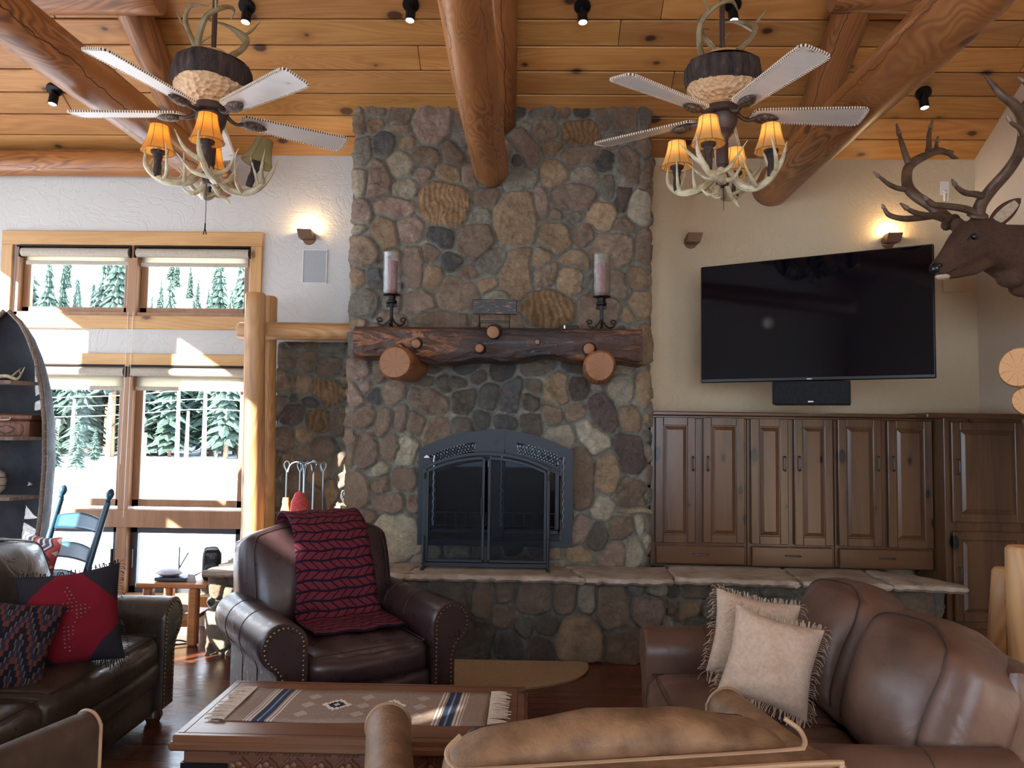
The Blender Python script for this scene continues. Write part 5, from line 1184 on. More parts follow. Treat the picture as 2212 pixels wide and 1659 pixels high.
# ================================================================== SEATING
def arm_profile(at, ar, ah, z0=.07, n=18, flare=0.0):
    if ar <= at/2+.001: return [(-at/2, z0), (-at/2, (ah-ar)*.6)]+[(ar*cos(pi-pi*i/n), ah-ar+ar*sin(pi-pi*i/n)) for i in range(n+1)]+[(at/2, (ah-ar)*.6), (at/2, z0)]
    cx, cz = -at/2+ar, ah-ar; pts = [(-at/2, z0), (-at/2, cz*.6), (-at/2, cz)]
    for i in range(1, n+1):
        a = pi-(pi+rad(62))*i/n; pts.append((cx+ar*cos(a), cz+ar*sin(a)))
    pts += [(at/2+.012, ah-2*ar-.012), (at/2, ah-2*ar-.05), (at/2, z0)]
    return pts
def scroll_arm(root, x, s_, D, at, ar, ah, mt, nails, y0, y1, seams=(), slope=0.0, piping=None, z0=.07):
    pr = arm_profile(at, ar, ah, z0); N = len(pr); vs = []
    ys = [y0, y0+.006, y0+.02, y0+.05]+[y0+.05+(y1-y0-.07)*i/12 for i in range(1, 12)]+[y1-.02, y1]
    for k, y in enumerate(ys):
        f = {0: .93, 1: .97, 2: .995}.get(k, 1.0); f = .97 if k == len(ys)-1 else f
        t = (y-y0)/(y1-y0)
        for (u, z) in pr:
            uu = u*f if u > at/2 or True else u; zz = (z-.3)*(.985 if k == 0 else 1)+.3
            bul = .006*sin(t*pi*5) if z > ah-2*ar else 0
            vs.append((x+s_*uu, y, zz-(slope*t if z > .3 else 0)+bul*0))
    fs = []
    for k in range(len(ys)-1):
        for j in range(N-1):
            q = (k*N+j, (k+1)*N+j, (k+1)*N+j+1, k*N+j+1); fs.append(q if s_ > 0 else q[::-1])
    m = MB(); m.add(vs, fs); 
    # end caps
    for k, fl in ((0, s_ > 0), (len(ys)-1, s_ < 0)):
        tr = tessellate_polygon([[V((vs[k*N+j][0], vs[k*N+j][2], 0)) for j in range(N)]])
        for t in tr:
            a, b, c_ = (vs[k*N+i] for i in t); nz_ = (b[0]-a[0])*(c_[2]-a[2])-(b[2]-a[2])*(c_[0]-a[0])
            want = nz_ > 0 if k == 0 else nz_ < 0
            m.f.append(tuple(k*N+i for i in (t if want else t[::-1]))); m.m.append(0)
    arm = m.build('armrest', mt, root, smooth=50)
    ins = .022; ip = []
    for i in range(1, N-1):
        a, b = V(pr[i-1]), V(pr[i+1]); d = (b-a).normalized(); nn_ = V((d.y, -d.x)); p = V(pr[i])+nn_*ins; ip.append(p)
    path = [V((pr[0][0]+ins, z0+.01))]+ip+[V((pr[-1][0]-ins, z0+.01))]
    if nails:
        m = MB(); L = 0; pts = []
        for a, b in zip(path[:-1], path[1:]):
            d = (b-a).length; k = 0
            while L < d: pts.append(a+(b-a)*(L/d)); L += .021
            L -= d
        for p in pts: m.ball((x+s_*p.x, y0-.002, p.y), (.0068, .005, .0068), 4)
        m.build('nailhead_trim', MT['nail'], arm)
    if piping:
        m = MB(); m.tube([(x+s_*p[0]*.99, y0+.004, p[1]) for p in pr], .006, 6, 2); m.build('piping', MT[piping], arm)
    m = MB()
    for y in seams: m.tube([(x+s_*p[0]*1.0, y, p[1]) for p in pr[2:]], .0022, 5, 1, smooth=False)
    if seams: m.build('seams', MT['seam'], arm)
    return arm
def sofa(lab, catg, loc, phi, W, D, mt, name='sofa', at=.13, ar=.11, ah=.63, seat=.47, sd=.6, back=.95, nback=2, nseat=2, nails=False, lean=14, bt=.24, seams=(), splits=None, bpuff=.07, feet=True, piping=None, bw=None, z0=.07, zb=.43, byo=0.0, seatlow=0):
    t = thing(name, lab, catg, loc, phi); f = -D/2; inn = W/2-at/2
    m = MB(); m.rbox((2*inn+.04, D-.14, .22), .03, (0, .01, 0), 6, T(0, .03, .19)); m.build('base_frame', MT[mt], t)
    m = MB(); m.rbox((2*inn-.005, .07, .13), .03, (0, .02, 0), 8, T(0, f+.06, .255)); m.rbox((2*inn-.005, .06, .16), .02, (0, .012, 0), 8, T(0, f+.075, .135)); m.build('front_rail', MT[mt], t)
    for s_ in (-1, 1): scroll_arm(t, s_*W/2, s_, D, at, ar, ah, MT[mt], nails, f+.02, D/2-.12, seams, piping=piping, z0=z0)
    # seat cushions
    ed = splits or [-inn+2*inn*i/nseat for i in range(nseat+1)]
    for i in range(len(ed)-1):
        w_ = ed[i+1]-ed[i]; m = MB(); r = random.Random(i)
        m.rbox((w_-.008, sd, .17), .06, (.008, .035, .035), 16, T((ed[i]+ed[i+1])/2, f+.03+sd/2, seat-.105), lambda q: V((q.x, q.y, q.z+.004*sin(q.x*40+q.y*9)*(1 if q.z > 0 else 0))))
        c_ = m.build('seat_cushion', MT[mt], t)
        s2 = MB(); hw = w_/2-.035; cx = (ed[i]+ed[i+1])/2; yy = f+.03; zt_ = seat-.105+.085+.004
        s2.tube([(cx-hw, yy+sd-.04, zt_), (cx-hw, yy+.06, zt_-.002), (cx-hw+.03, yy+.022, zt_-.006), (cx, yy+.01, zt_+.0), (cx+hw-.03, yy+.022, zt_-.006), (cx+hw, yy+.06, zt_-.002), (cx+hw, yy+sd-.04, zt_)], .0028, 5, 4); s2.build('seam', MT['seam'], c_)
    # back
    bw_ = bw or 2*inn+.06
    hb_ = back-.10
    m = MB(); m.rbox((bw_, .14, hb_-.1), .05, (0, .02, .01), 10, T(0, D/2-.08, (hb_+.1)/2) @ R(rad(-lean*.4), 'X')); m.build('back_frame', MT[mt], t)
    cwid = (bw_-.0)/nback
    for i in range(nback):
        cx = -bw_/2+cwid*(i+.5); hh = back-zb
        M = T(cx, f+.03+sd+.01+byo, zb) @ R(rad(-lean), 'X') @ T(0, bt*.35, hh/2)
        def fn(q):
            u = q.x/(cwid/2); v = q.z/(hh/2)
            top = max(0, v)**3; return V((q.x*(1-.05*top), q.y+.012*sin(q.x*22+q.z*9)*.25, q.z-.045*top*u*u+.003*sin(q.x*25)*top))
        m = MB(); m.rbox((cwid-.006, bt, hh), .085, (.012, bpuff, .02), 18, M, fn); c_ = m.build('back_cushion', MT[mt], t)
        s2 = MB(); hw = cwid/2-.05; q = [(-hw, -.0, -hh*.40), (-hw, 0, 0), (-hw+.005, 0, hh*.32), (-hw+.06, .0, hh*.44), (0, .0, hh*.475), (hw-.06, .0, hh*.44), (hw-.005, 0, hh*.32), (hw, 0, 0), (hw, 0, -hh*.4)]
        pts = []
        for (a, b, c2) in catmull(q, 4):
            u = a/(cwid/2); v = c2/(hh/2); yb_ = -bt/2-bpuff*(1-u*u)*(1-v*v)*1.0; e_ = max(0, abs(u)-(1-.085/(cwid/2)))/(.085/(cwid/2)); e2 = max(0, abs(v)-(1-.085/(hh/2)))/(.085/(hh/2)); k_ = min(1, sqrt(e_*e_+e2*e2))
            yb_ += .085*(1-sqrt(max(0, 1-k_*k_))); pts.append(fn(V((a, yb_-.001, c2))))
        s2.tube(pts, .003, 5, smooth=False, M=M); s2.build('seam', MT['seam'], c_)
    if feet:
        for sx in (-1, 1):
            for sy in (-1, 1):
                m = MB(); m.lathe([(0, 0), (.03, 0), (.045, .03), (.04, .06), (.03, .08), (0, .08)], 16, T(sx*(W/2-.02), sy*(D/2-.1)-.02, 0)); m.build('foot', MT['cab'], t)
    return t
MT['leaP'] = leather('tan_piping', (150, 118, 88), (170, 136, 104), .5, .1)
rec = sofa('dark oxblood leather recliner with nailhead arms in front of the hearth', 'armchair', (-.97, 4.02, 0), rad(36), .76, .92, 'leaR', 'armchair', back=1.0, nback=1, nseat=1, nails=True, seams=(-.12, .12), bw=.84, bt=.26, ah=.635, seat=.48, lean=16, feet=False, z0=.01)
ls = sofa('dark espresso leather sofa with nailhead rolled arm on the left, in front of the window', 'sofa', (-2.24, 3.215, 0), rad(90), 1.50, .88, 'leaL', 'sofa', nails=True, back=.97, ah=.612, splits=[-.685, -.235, .685], sd=.53, lean=15, bpuff=.09)
m = MB(); 
for i in range(56): m.ball((-.68+1.36*i/55, -.44+.052, .105), (.0068, .005, .0068), 4)
m.build('nailhead_row', MT['nail'], ls)
rs_ = sofa('brown leather loveseat with puffy back cushions on the right, holding two beige pillows', 'sofa', (1.0, 2.90, 0), rad(-90), 1.22, .98, 'leaB', 'loveseat', ah=.62, back=.93, nseat=2, nback=2, sd=.62, lean=20, bt=.26, bpuff=.09, seams=(-.2, .12), bw=1.22, byo=-.02)
tc = sofa('tan nubuck armchair seen from behind at the bottom edge of the picture', 'armchair', (.195, 2.14, 0), rad(191), 1.08, .8, 'leaT', 'armchair', ah=.655, back=.812, nseat=1, nback=1, ar=.066, at=.11, sd=.46, lean=8, bt=.2, bpuff=.02, piping='leaP', bw=.86, feet=True)
m = MB(); m.rbox((.96, .12, .66), .04, (0, .01, .0), 10, T(0, .345, .42)); m.build('outer_back', MT['leaT'], tc)
# back panel piping of the tan chair
m = MB(); m.tube([(-.478, .40, .30), (-.48, .405, .68), (-.468, .40, .732), (-.43, .398, .744), (0, .405, .748), (.43, .398, .744), (.468, .40, .732), (.48, .405, .68), (.478, .40, .3)], .007, 7); m.build('back_piping', MT['leaP'], tc)
m = MB(); m.tube([(-.40, .27, .80), (-.432, .29, .775), (-.42, .325, .755), (-.36, .335, .75), (0, .337, .75), (.36, .335, .75), (.42, .325, .755), (.432, .29, .775), (.40, .27, .80)], .006, 7); m.build('cushion_piping', MT['leaP'], tc)
bc = sofa('brown microfibre armchair cut off at the bottom left corner', 'armchair', (-1.80, 2.06, 0), rad(163), .80, .84, 'leaD', 'armchair', ah=.645, back=.80, nseat=1, nback=1, ar=.05, at=.10, sd=.52, lean=10, bt=.2, piping='leaP', feet=True)

# ------------------------------------------------------------------ throw on the recliner
def throwmat():
    g = G('braided_throw'); t = g.n('ShaderNodeUVMap'); sx = g.n('ShaderNodeSeparateXYZ'); g.t.links.new(t.outputs[0], sx.inputs[0])
    u = g.math('MULTIPLY', sx.outputs[0], 9.0); v = g.math('MULTIPLY', sx.outputs[1], 26.0)
    fv = g.math('FRACT', v); par = g.math('MODULO', g.math('FLOOR', v), 2.0); sg_ = g.math('MULTIPLY_ADD', par, -2.0, 1.0)
    sh = g.math('ADD', u, g.math('MULTIPLY', g.math('SUBTRACT', fv, .5), g.math('MULTIPLY', sg_, 1.1)))
    du = g.math('ABSOLUTE', g.math('SUBTRACT', g.math('FRACT', sh), .5)); dv = g.math('ABSOLUTE', g.math('SUBTRACT', fv, .5))
    ln = g.math('MAXIMUM', g.math('MULTIPLY', du, 2.0), g.math('MULTIPLY_ADD', dv, 2.0, .06))
    f = g.ramp(ln, [(.78, 0.0), (.86, 1.0)])
    n = g.noise(g.co(), 80, 3)
    return g.fin(g.mix(f, g.mix(n, hexc(88, 30, 42), hexc(110, 44, 54)), hexc(28, 17, 30)), .9, normal=g.bump(n, .5, .004), spec=.15)
MT['throw'] = throwmat()
def cloth(name, path, width, mt, xf, nx=10, parent=None, M=None, th=.012, uvr=1.0):
    P_ = catmull(path, 8); vs = []; L = [0]
    for a, b in zip(P_[:-1], P_[1:]): L.append(L[-1]+(b-a).length)
    m = MB()
    def fn(i, j):
        p = P_[i]; u = j/nx-.5; return xf(p, u)
    vs = [fn(i, j) for i in range(len(P_)) for j in range(nx+1)]; fs = []
    for i in range(len(P_)-1):
        for j in range(nx): a = i*(nx+1)+j; fs.append((a, a+1, a+nx+2, a+nx+1))
    m.add(vs, fs); o = m.build(name, mt, parent, M=M); uv = o.data.uv_layers.new(name='UVMap')
    for lp in o.data.loops:
        i, j = divmod(lp.vertex_index, nx+1); uv.data[lp.index].uv = (j/nx, L[i]/L[-1]*uvr)
    s_ = o.modifiers.new('s', 'SOLIDIFY'); s_.thickness = th; s_.offset = 1
    return o
RM = T(-.97, 4.02, 0) @ R(rad(36), 'Z')
tp = [(0, .52, .70), (0, .50, .90), (0, .46, 1.0), (0, .36, 1.035), (0, .22, .98), (0, .14, .85), (0, .085, .70), (0, .07, .58), (0, .05, .53), (0, -.02, .515), (0, -.15, .515), (0, -.24, .51)]
th_o = cloth('throw_blanket', tp, .42, MT['throw'], lambda p, u: V((.03+u*(.42+.10*max(0, .9-p.z)), p.y-.01*cos(u*6)+.006*sin(u*14+p.z*9)-(.03*u if p.z < .56 else 0), p.z+.004*sin(u*17+p.y*11))), M=RM)
tag(th_o, 'folded dark red braid-pattern throw draped over the recliner back and seat', 'throw blanket')

# ------------------------------------------------------------------ pillows
def pillow(name, lab, w_, h_, t_, M, mats, catg='pillow', group=None, fringe=None, seed=0, face=None):
    o = thing(name, lab, catg, mat=M, group=group); r = random.Random(seed); m = MB(); n = 20
    def fn(sg):
        def f(u, v):
            a, b = u*2-1, v*2-1; pin = 1-.10*(1-abs(a)**1.5)*(abs(b)**4)*1.0; pin2 = 1-.10*(1-abs(b)**1.5)*(abs(a)**4)
            k = (1-abs(a)**2.6)*(1-abs(b)**2.6); th = t_/2*(max(0, k))**.55
            wr = .006*sin(a*7+b*3+seed)*k+.004*sin(b*13-a*5+seed)*k
            return V((a*w_/2*pin2, sg*(th+wr), b*h_/2*pin))
        return f
    m.grid(fn(-1), n, n); m.mi = 1 if len(mats) > 1 else 0; m.grid(fn(1), n, n, flip=True); m.build('cover', mats, o, smooth=80)
    if fringe:
        m = MB(); per = []
        for sd in range(4):
            for i in range(46):
                u = i/46
                uv = [(u, 0), (1, u), (1-u, 1), (0, 1-u)][sd]; p = fn(-1)(*uv); c_ = V((uv[0]*2-1, 0, uv[1]*2-1)); per.append((p, c_))
        for (p, c_) in per:
            d = V((c_.x if abs(c_.x) > .96 else 0, 0, c_.z if abs(c_.z) > .96 else 0))
            if d.length < .1: d = c_
            d.normalize(); d = (d+V((r.uniform(-.5, .5), r.uniform(-.5, .4), r.uniform(-.5, .3)))).normalized(); L = fringe[1]*r.uniform(.6, 1.2)
            m.bar(p, p+d*L*.6, .006, .0015, .0004); m.bar(p+d*L*.55, p+d*L*.9+V((0, -.002, -L*.35)), .005, .0015, .0004)
        m.build('fringe', MT[fringe[0]], o, smooth=0)
    return o
MT['suede'] = fabric('beige_suede', (178, 152, 132), (194, 168, 146), 260, .9, .2); MT['suedef'] = plain('suede_fringe', (160, 138, 116), .85)
c_ = P(1664, 1428, 2.86); pillow('throw_pillow', 'beige suede fringed pillow, the front one of two on the brown loveseat', .315, .32, .15, T(*c_) @ R(rad(-14), 'Z') @ R(rad(-17), 'X') @ R(rad(13), 'Y'), [MT['suede']], fringe=('suedef', .035), seed=2)
c_ = P(1628, 1378, 3.10); pillow('throw_pillow', 'beige suede fringed pillow, the rear one behind the other on the brown loveseat', .33, .32, .13, T(*c_) @ R(rad(-4), 'Z') @ R(rad(-14), 'X') @ R(rad(10), 'Y'), [MT['suede']], fringe=('suedef', .035), seed=5)
def redpillow():
    g = G('red_black_wool'); n = g.noise(g.co(), 5, 2); t = g.n('ShaderNodeTexCoord'); sx = g.n('ShaderNodeSeparateXYZ'); g.t.links.new(t.outputs['Object'], sx.inputs[0])
    ax = g.math('ABSOLUTE', sx.outputs[0]); az = g.math('ABSOLUTE', sx.outputs[2]); d = g.math('ADD', g.math('ADD', ax, az), g.math('MULTIPLY', n, .10))
    col = g.mix(g.ramp(d, [(.285, 0.0), (.293, 1.0)]), hexc(112, 22, 34), hexc(40, 38, 44))
    return g.fin(col, .9, normal=g.bump(g.noise(g.co(), 200, 2), .3, .002), spec=.15)
MT['red'] = redpillow()
MP = T(*P(152, 1336, 3.38)) @ R(rad(24), 'Z') @ R(rad(-12), 'X') @ R(rad(-6), 'Y')
po = pillow('throw_pillow', 'red and black fringed pillow with silver studs forming a cross on the dark sofa', .41, .42, .15, MP, [MT['red']], fringe=('blackf' if False else 'fr_black', .03), seed=8) if MT.setdefault('fr_black', plain('black_fringe', (30, 28, 32), .9)) else None
m = MB()
for r_, nq in zip(range(7, -10, -1), (1, 2, 3, 4, 5, 9, 11, 9, 7, 4, 3, 3, 3, 3, 3, 3, 1)):
    for q_ in range(nq):
        if True:
            x, z = (q_-(nq-1)/2)*.0165, r_*.0165+.015; k = (1-abs(x/.2)**2.6)*(1-abs(z/.19)**2.6); m.ball((x, -.075*k**.55-.003, z), (.0045, .003, .0032), 4)
m.build('studs', MT['steel'], po)
def kilim():
    g = G('kilim_weave'); c_ = g.co((9, 9, 9)); 
    t = g.n('ShaderNodeTexCoord'); sx = g.n('ShaderNodeSeparateXYZ'); g.t.links.new(t.outputs['Object'], sx.inputs[0])
    zz = g.math('MULTIPLY', sx.outputs[2], 7.0); xx = g.math('MULTIPLY', sx.outputs[0], 7.5)
    zs = g.math('SNAP', zz, .16); tri = g.math('PINGPONG', g.math('ADD', xx, 0.0), .5); f = g.math('SUBTRACT', g.math('FRACT', zs), g.math('MULTIPLY', tri, 2.0))
    a = g.ramp(g.math('FRACT', g.math('MULTIPLY_ADD', f, 1.3, 4.0)), [(.0, hexc(28, 28, 38)), (.38, hexc(28, 28, 38)), (.39, hexc(92, 50, 42)), (.62, hexc(92, 50, 42)), (.63, hexc(40, 44, 60)), (.9, hexc(96, 76, 60))], 'CONSTANT')
    return g.fin(a, .92, normal=g.bump(g.noise(g.co(), 160, 2), .5, .003), spec=.1)
MT['kilim'] = kilim()
pillow('throw_pillow', 'dark kilim pillow with rust geometric figures at the left edge of the dark sofa', .38, .38, .15, T(*P(2, 1398, 3.12)) @ R(rad(28), 'Z') @ R(rad(-24), 'X') @ R(rad(12), 'Y'), [MT['kilim']], seed=11)

# ================================================================== COFFEE TABLE
tb = PZ(366, 1590, .45); TX0, TX1, TY0, TY1 = -1.205, .012, 2.64, 3.235
ct = thing('coffee_table', 'low carved wooden trunk coffee table with iron strap', 'coffee table', ((TX0+TX1)/2, (TY0+TY1)/2, 0)); TW, TD = TX1-TX0, TY1-TY0
MT['tbl'] = wood('worn_table_wood', (98, 64, 44), (128, 86, 58), (50, 32, 22), 'x', .8, .3, .035, 3.0, tint=False, rings=.3, bump=.25)
MT['tblz'] = wood('worn_table_wood_dark', (96, 58, 38), (122, 76, 50), (50, 30, 20), 'x', .8, .45, 0, 3.0, tint=False, rings=.3, bump=.3)
m = MB(); m.box((0, 0, .436), (TW-.02, TD-.02, .026), .004); m.box((0, 0, .413), (TW, TD, .03), .011); m.build('table_top', MT['tbl'], ct, smooth=30)
m = MB()
for (x, y, w_, d_) in ((0, TD/2-.035, TW-.04, .003), (0, -TD/2+.035, TW-.04, .003), (TW/2-.04, 0, .003, TD-.06), (-TW/2+.04, 0, .003, TD-.06)): m.box((x, y, .4492), (w_, d_, .001), .0003)
m.build('top_groove', MT['seam'], ct, smooth=0)
m = MB(); m.box((0, 0, .215), (TW-.08, TD-.07, .37), .006); m.box((0, 0, .03), (TW-.04, TD-.03, .06), .01); m.build('trunk_body', MT['tblz'], ct, smooth=30)
m = MB(); yf = -TD/2+.035
for i in range(11):
    x = -TW/2+.23+i*.094
    for k in range(6):
        a = k*pi/3+.3; m.ball((x+.024*cos(a), yf-.003, .325+.024*sin(a)), (.015, .009, .015), 6)
    m.ball((x, yf-.006, .325), (.009, .009, .009), 6)
    for s_ in (-1, 1):
        m.tube([(x+.047, yf-.002, .325), (x+.047+s_*.012, yf-.006, .35), (x+.047+s_*.03, yf-.006, .365), (x+.047+s_*.034, yf-.003, .375)], [.003, .006, .005, .002], 6); m.tube([(x+.047, yf-.002, .325), (x+.047+s_*.012, yf-.006, .30), (x+.047+s_*.03, yf-.006, .285), (x+.047+s_*.034, yf-.003, .275)], [.003, .006, .005, .002], 6)
    for k in range(5): m.ball((x-.03+k*.015, yf-.003, .39), (.007, .006, .012), 5)
m.build('floral_carving', MT['tblz'], ct)
m = MB(); m.box((-TW/2+.115, yf-.006, .327), (.16, .008, .048), .003); m.box((-TW/2+.036, yf+.06, .327), (.008, .13, .048), .003)
for x in (.06, .095, .14, .165): m.ball((-TW/2+x, yf-.011, .327), .007, 6)
m.build('iron_strap', MT['iron'], ct)
# runner
def runnermat():
    g = G('southwest_runner'); t = g.n('ShaderNodeUVMap'); sx = g.n('ShaderNodeSeparateXYZ'); g.t.links.new(t.outputs[0], sx.inputs[0]); u, v = sx.outputs[1], sx.outputs[0]
    n = g.noise(g.co((1, 1, 1)), 90, 3); base = g.mix(n, hexc(124, 104, 92), hexc(158, 138, 124))
    def near(a, c_, wd): return g.math('LESS_THAN', g.math('ABSOLUTE', g.math('SUBTRACT', a, c_)), wd)
    col = base
    for c0 in (.135, .845):
        st = near(u, c0, .058); li = g.math('GREATER_THAN', g.math('FRACT', g.math('MULTIPLY', u, 75.0)), .5); col = g.mix(g.math('MULTIPLY', st, li), col, hexc(206, 194, 182)); col = g.mix(near(u, c0, .024), col, hexc(52, 62, 82)); col = g.mix(near(u, c0-.0, .004), col, hexc(120, 130, 146))
    vs_ = g.math('MULTIPLY', g.math('SUBTRACT', v, .5), .32)
    for k, c0 in enumerate((.38, .60)):
        d = g.math('ADD', g.math('ABSOLUTE', g.math('SNAP', g.math('SUBTRACT', u, c0), .008)), g.math('ABSOLUTE', g.math('SNAP', vs_, .011)))
        col = g.mix(g.math('LESS_THAN', d, .062), col, hexc(214, 204, 192)); col = g.mix(g.math('LESS_THAN', d, .040), col, hexc(40, 44, 60)); col = g.mix(g.math('LESS_THAN', d, .012), col, hexc(200, 190, 180))
    for c0 in (.27, .49, .72):
        for vo in (-.085, 0, .085):
            d = g.math('ADD', g.math('ABSOLUTE', g.math('SUBTRACT', u, c0)), g.math('ABSOLUTE', g.math('SUBTRACT', vs_, vo)))
            l = g.math('MULTIPLY', g.math('LESS_THAN', d, .03), g.math('GREATER_THAN', g.math('FRACT', g.math('MULTIPLY', u, 160.0)), .55)); col = g.mix(l, col, hexc(196, 184, 172))
    return g.fin(col, .95, normal=g.bump(n, .5, .004), spec=.1)
MT['run'] = runnermat()
r0 = PZ(551, 1486, .454); r1 = PZ(491, 1554, .454); r2 = PZ(1062, 1494, .454); xr0 = (r0.x+r1.x)/2; yr = (r0.y+r1.y)/2; hw = abs(r0.y-r1.y)/2
th_ = cloth('table_runner', [(xr0, 0, .4515), (xr0+.3, 0, .4515), (r2.x-.2, 0, .4515), (r2.x, 0, .4515)], .3, MT['run'], lambda p, u: V((p.x+.012*u, yr-u*2*hw*-1+.003*sin(p.x*9), p.z+.0015*sin(p.x*14+u*8)+.0015)), nx=8, th=.004)
tag(th_, 'woven tan table runner with navy diamonds and stripes on the coffee table', 'table runner')
MT['frg'] = fabric('cream_fringe', (206, 190, 172), (186, 168, 150), 200)
m = MB(); rr = random.Random(3)
for s_, xe in ((-1, xr0), (1, r2.x)):
    for i in range(40):
        y = yr-hw+2*hw*i/39; L = rr.uniform(.05, .085); a = rr.uniform(-.4, .4); m.tube([(xe, y, .457), (xe+s_*L*.5, y+a*.02, .459), (xe+s_*L, y+a*.05, .455)], [.003, .0028, .002], 5, 2)
    m.build('fringe', MT['frg'], th_); m = MB()

# half-moon rug
def rugshape():
    m = MB(); cx, cy, a, b = -.58, 5.02, .98, .58; out = []
    for i in range(49): t = pi+pi*i/48; out.append((cx+a*cos(t), cy+b*(-abs(sin(t))**.85)))
    N = len(out); vs = []
    for (f, z) in ((1.0, 0.0), (1.004, .012), (.985, .024), (.96, .027)):
        for (x, y) in out: vs.append((cx+(x-cx)*f, cy+(y-cy)*f, z))
    fs = []
    for l in range(3):
        for j in range(N-1): fs.append((l*N+j, l*N+j+1, (l+1)*N+j+1, (l+1)*N+j))
    k = len(vs); vs.append((cx, cy-.01, .027))
    for j in range(N-1): fs.append((3*N+j, 3*N+j+1, k))
    m.add(vs, fs); return m
MT['rug'] = fabric('tan_carpet', (140, 114, 86), (158, 132, 102), 340, .98, .8)
tag(rugshape().build('hearth_rug', MT['rug']), 'tan half-moon rug on the floor in front of the hearth', 'rug')

# ================================================================== LEFT CORNER
MT['canoe'] = leather('weathered_dark_hull', (36, 40, 48), (52, 56, 64), .7, .3); MT['gunw'] = wood('weathered_gunwale', (92, 78, 66), (132, 114, 98), (50, 40, 34), 'z', 1, .7, 0, tint=False)
KY = 4.62; kx = P(2, 900, KY).x; cs = thing('canoe_shelf', 'upright half canoe made into a dark shelf at the left edge', 'shelf', (kx, KY, 0))
ktop = P(20, 672, KY).z
prof = [(0.0, .14), (.3, .2), (.62, .245), (.95, .275), (1.25, .285), (1.5, .272), (1.7, .245), (1.88, .20), (2.02, .145), (2.12, .085), (ktop, .015)]
def hw_(z):
    for (a, b), (c_, d) in zip(prof[:-1], prof[1:]):
        if z <= c_: t = (z-a)/(c_-a); t2 = t; return b+(d-b)*t2
    return .01
def hull(k):
    def f(u, v):
        z = ktop*u; w_ = hw_(z)*k; a = pi*v; return V((w_*cos(a), .02+(.26*hw_(z)/.285)*sin(a)**.8*k, z))
    return f
m = MB(); m.grid(hull(1.0), 40, 24); m.grid(hull(.955), 40, 24, flip=True); m.build('hull', MT['canoe'], cs, smooth=60)
m = MB()
for s_ in (-1, 1): m.tube([(s_*hw_(z), .0, z) for z in np.linspace(0, ktop, 30)], .014, 8, smooth=False)
m.build('gunwale', MT['gunw'], cs)
MT['lace'] = plain('rawhide_lace', (120, 104, 88), .8)
for s_ in (-1, 1):
    m = MB(); m.tube([(s_*(hw_(z))+.014*cos(z*125), .014*sin(z*125), z) for z in np.arange(.1, ktop-.1, .008)], .0038, 5, smooth=False); m.build('lacing', MT['lace'], cs)
shz = [P(40, y, KY).z for y in (832, 950, 1076, 1203)]
for z in shz:
    m = MB(); wz = hw_(z); m.prism([(-wz*.94, 0), (wz*.94, 0), (wz*.7, .17), (0, .23), (-wz*.7, .17)], 0, .02, M=T(0, 0, z) @ R(-pi/2, 'X') @ S(1, 1, -1) @ T(0, -.02, 0)); m.build('shelf_board', MT['gunw'], cs, smooth=20)
p = P(10, 826, KY+.05); t = thing('shed_antler', 'small pale antler lying on the top canoe shelf', 'antler', (p.x, KY+.06, shz[0]+.014))
m = MB(); antler(m, [(-.16, 0, .02), (-.08, 0, .035), (0, .0, .045), (.06, -.02, .03), (.1, -.03, .03), (.135, -.03, .10)], [.012, .013, .012, .01, .008, .002], [(.8, (.115, -.05, .075), (.01, 0, 0), .006), (.55, (.06, .05, .10), (0, 0, 0), .007)]); m.build('beam', MT['ant'], t)
MT['wick'] = fabric('wicker', (110, 66, 44), (140, 92, 62), 120, .7, 1.0)
g = G('wicker_weave'); b_ = g.n('ShaderNodeTexBrick', Scale=60.0); g.t.links.new(g.co((1, 1, 1)), b_.inputs['Vector']); b_.inputs['Color1'].default_value = (*hexc(126, 78, 50), 1); b_.inputs['Color2'].default_value = (*hexc(98, 58, 38), 1); b_.inputs['Mortar'].default_value = (*hexc(40, 22, 16), 1); MT['wick'] = g.fin(b_.outputs[0], .6, normal=g.bump(b_.outputs['Fac'], -.8, .006))
t = thing('wicker_basket', 'lidded brown wicker basket on the second canoe shelf', 'basket', (kx+.03, KY+.09, shz[1]+.002)); m = MB(); m.rbox((.28, .15, .12), .02, (0, .01, 0), 8, T(0, 0, .06)); m.build('basket_body', MT['wick'], t); m = MB(); m.rbox((.32, .18, .035), .014, (0, 0, .01), 8, T(0, 0, .135)); m.build('lid', MT['wick'], t); m = MB(); m.tube([(-.03, -.09, .135), (-.03, -.105, .12), (.03, -.105, .12), (.03, -.09, .135)], .004, 6); m.build('clasp', MT['frg'], t)
t = thing('round_jar', 'round cream jar with dark lines on the third canoe shelf', 'jar', (kx-.09, KY+.06, shz[2]+.004)); m = MB(); m.lathe([(0, 0), (.04, 0), (.08, .04), (.09, .09), (.08, .14), (.04, .17), (.04, .18), (0, .18)], 24); m.build('jar_body', plain('cream_pot', (206, 190, 168), .7), t)
m = MB()
for z, r in ((.115, .0875), (.065, .0875)): m.tube([(r*cos(a), r*sin(a), z) for a in np.linspace(0, 2*pi, 33)], .002, 5, smooth=False, cap=False)
m.build('dark_line', MT['iron'], t)
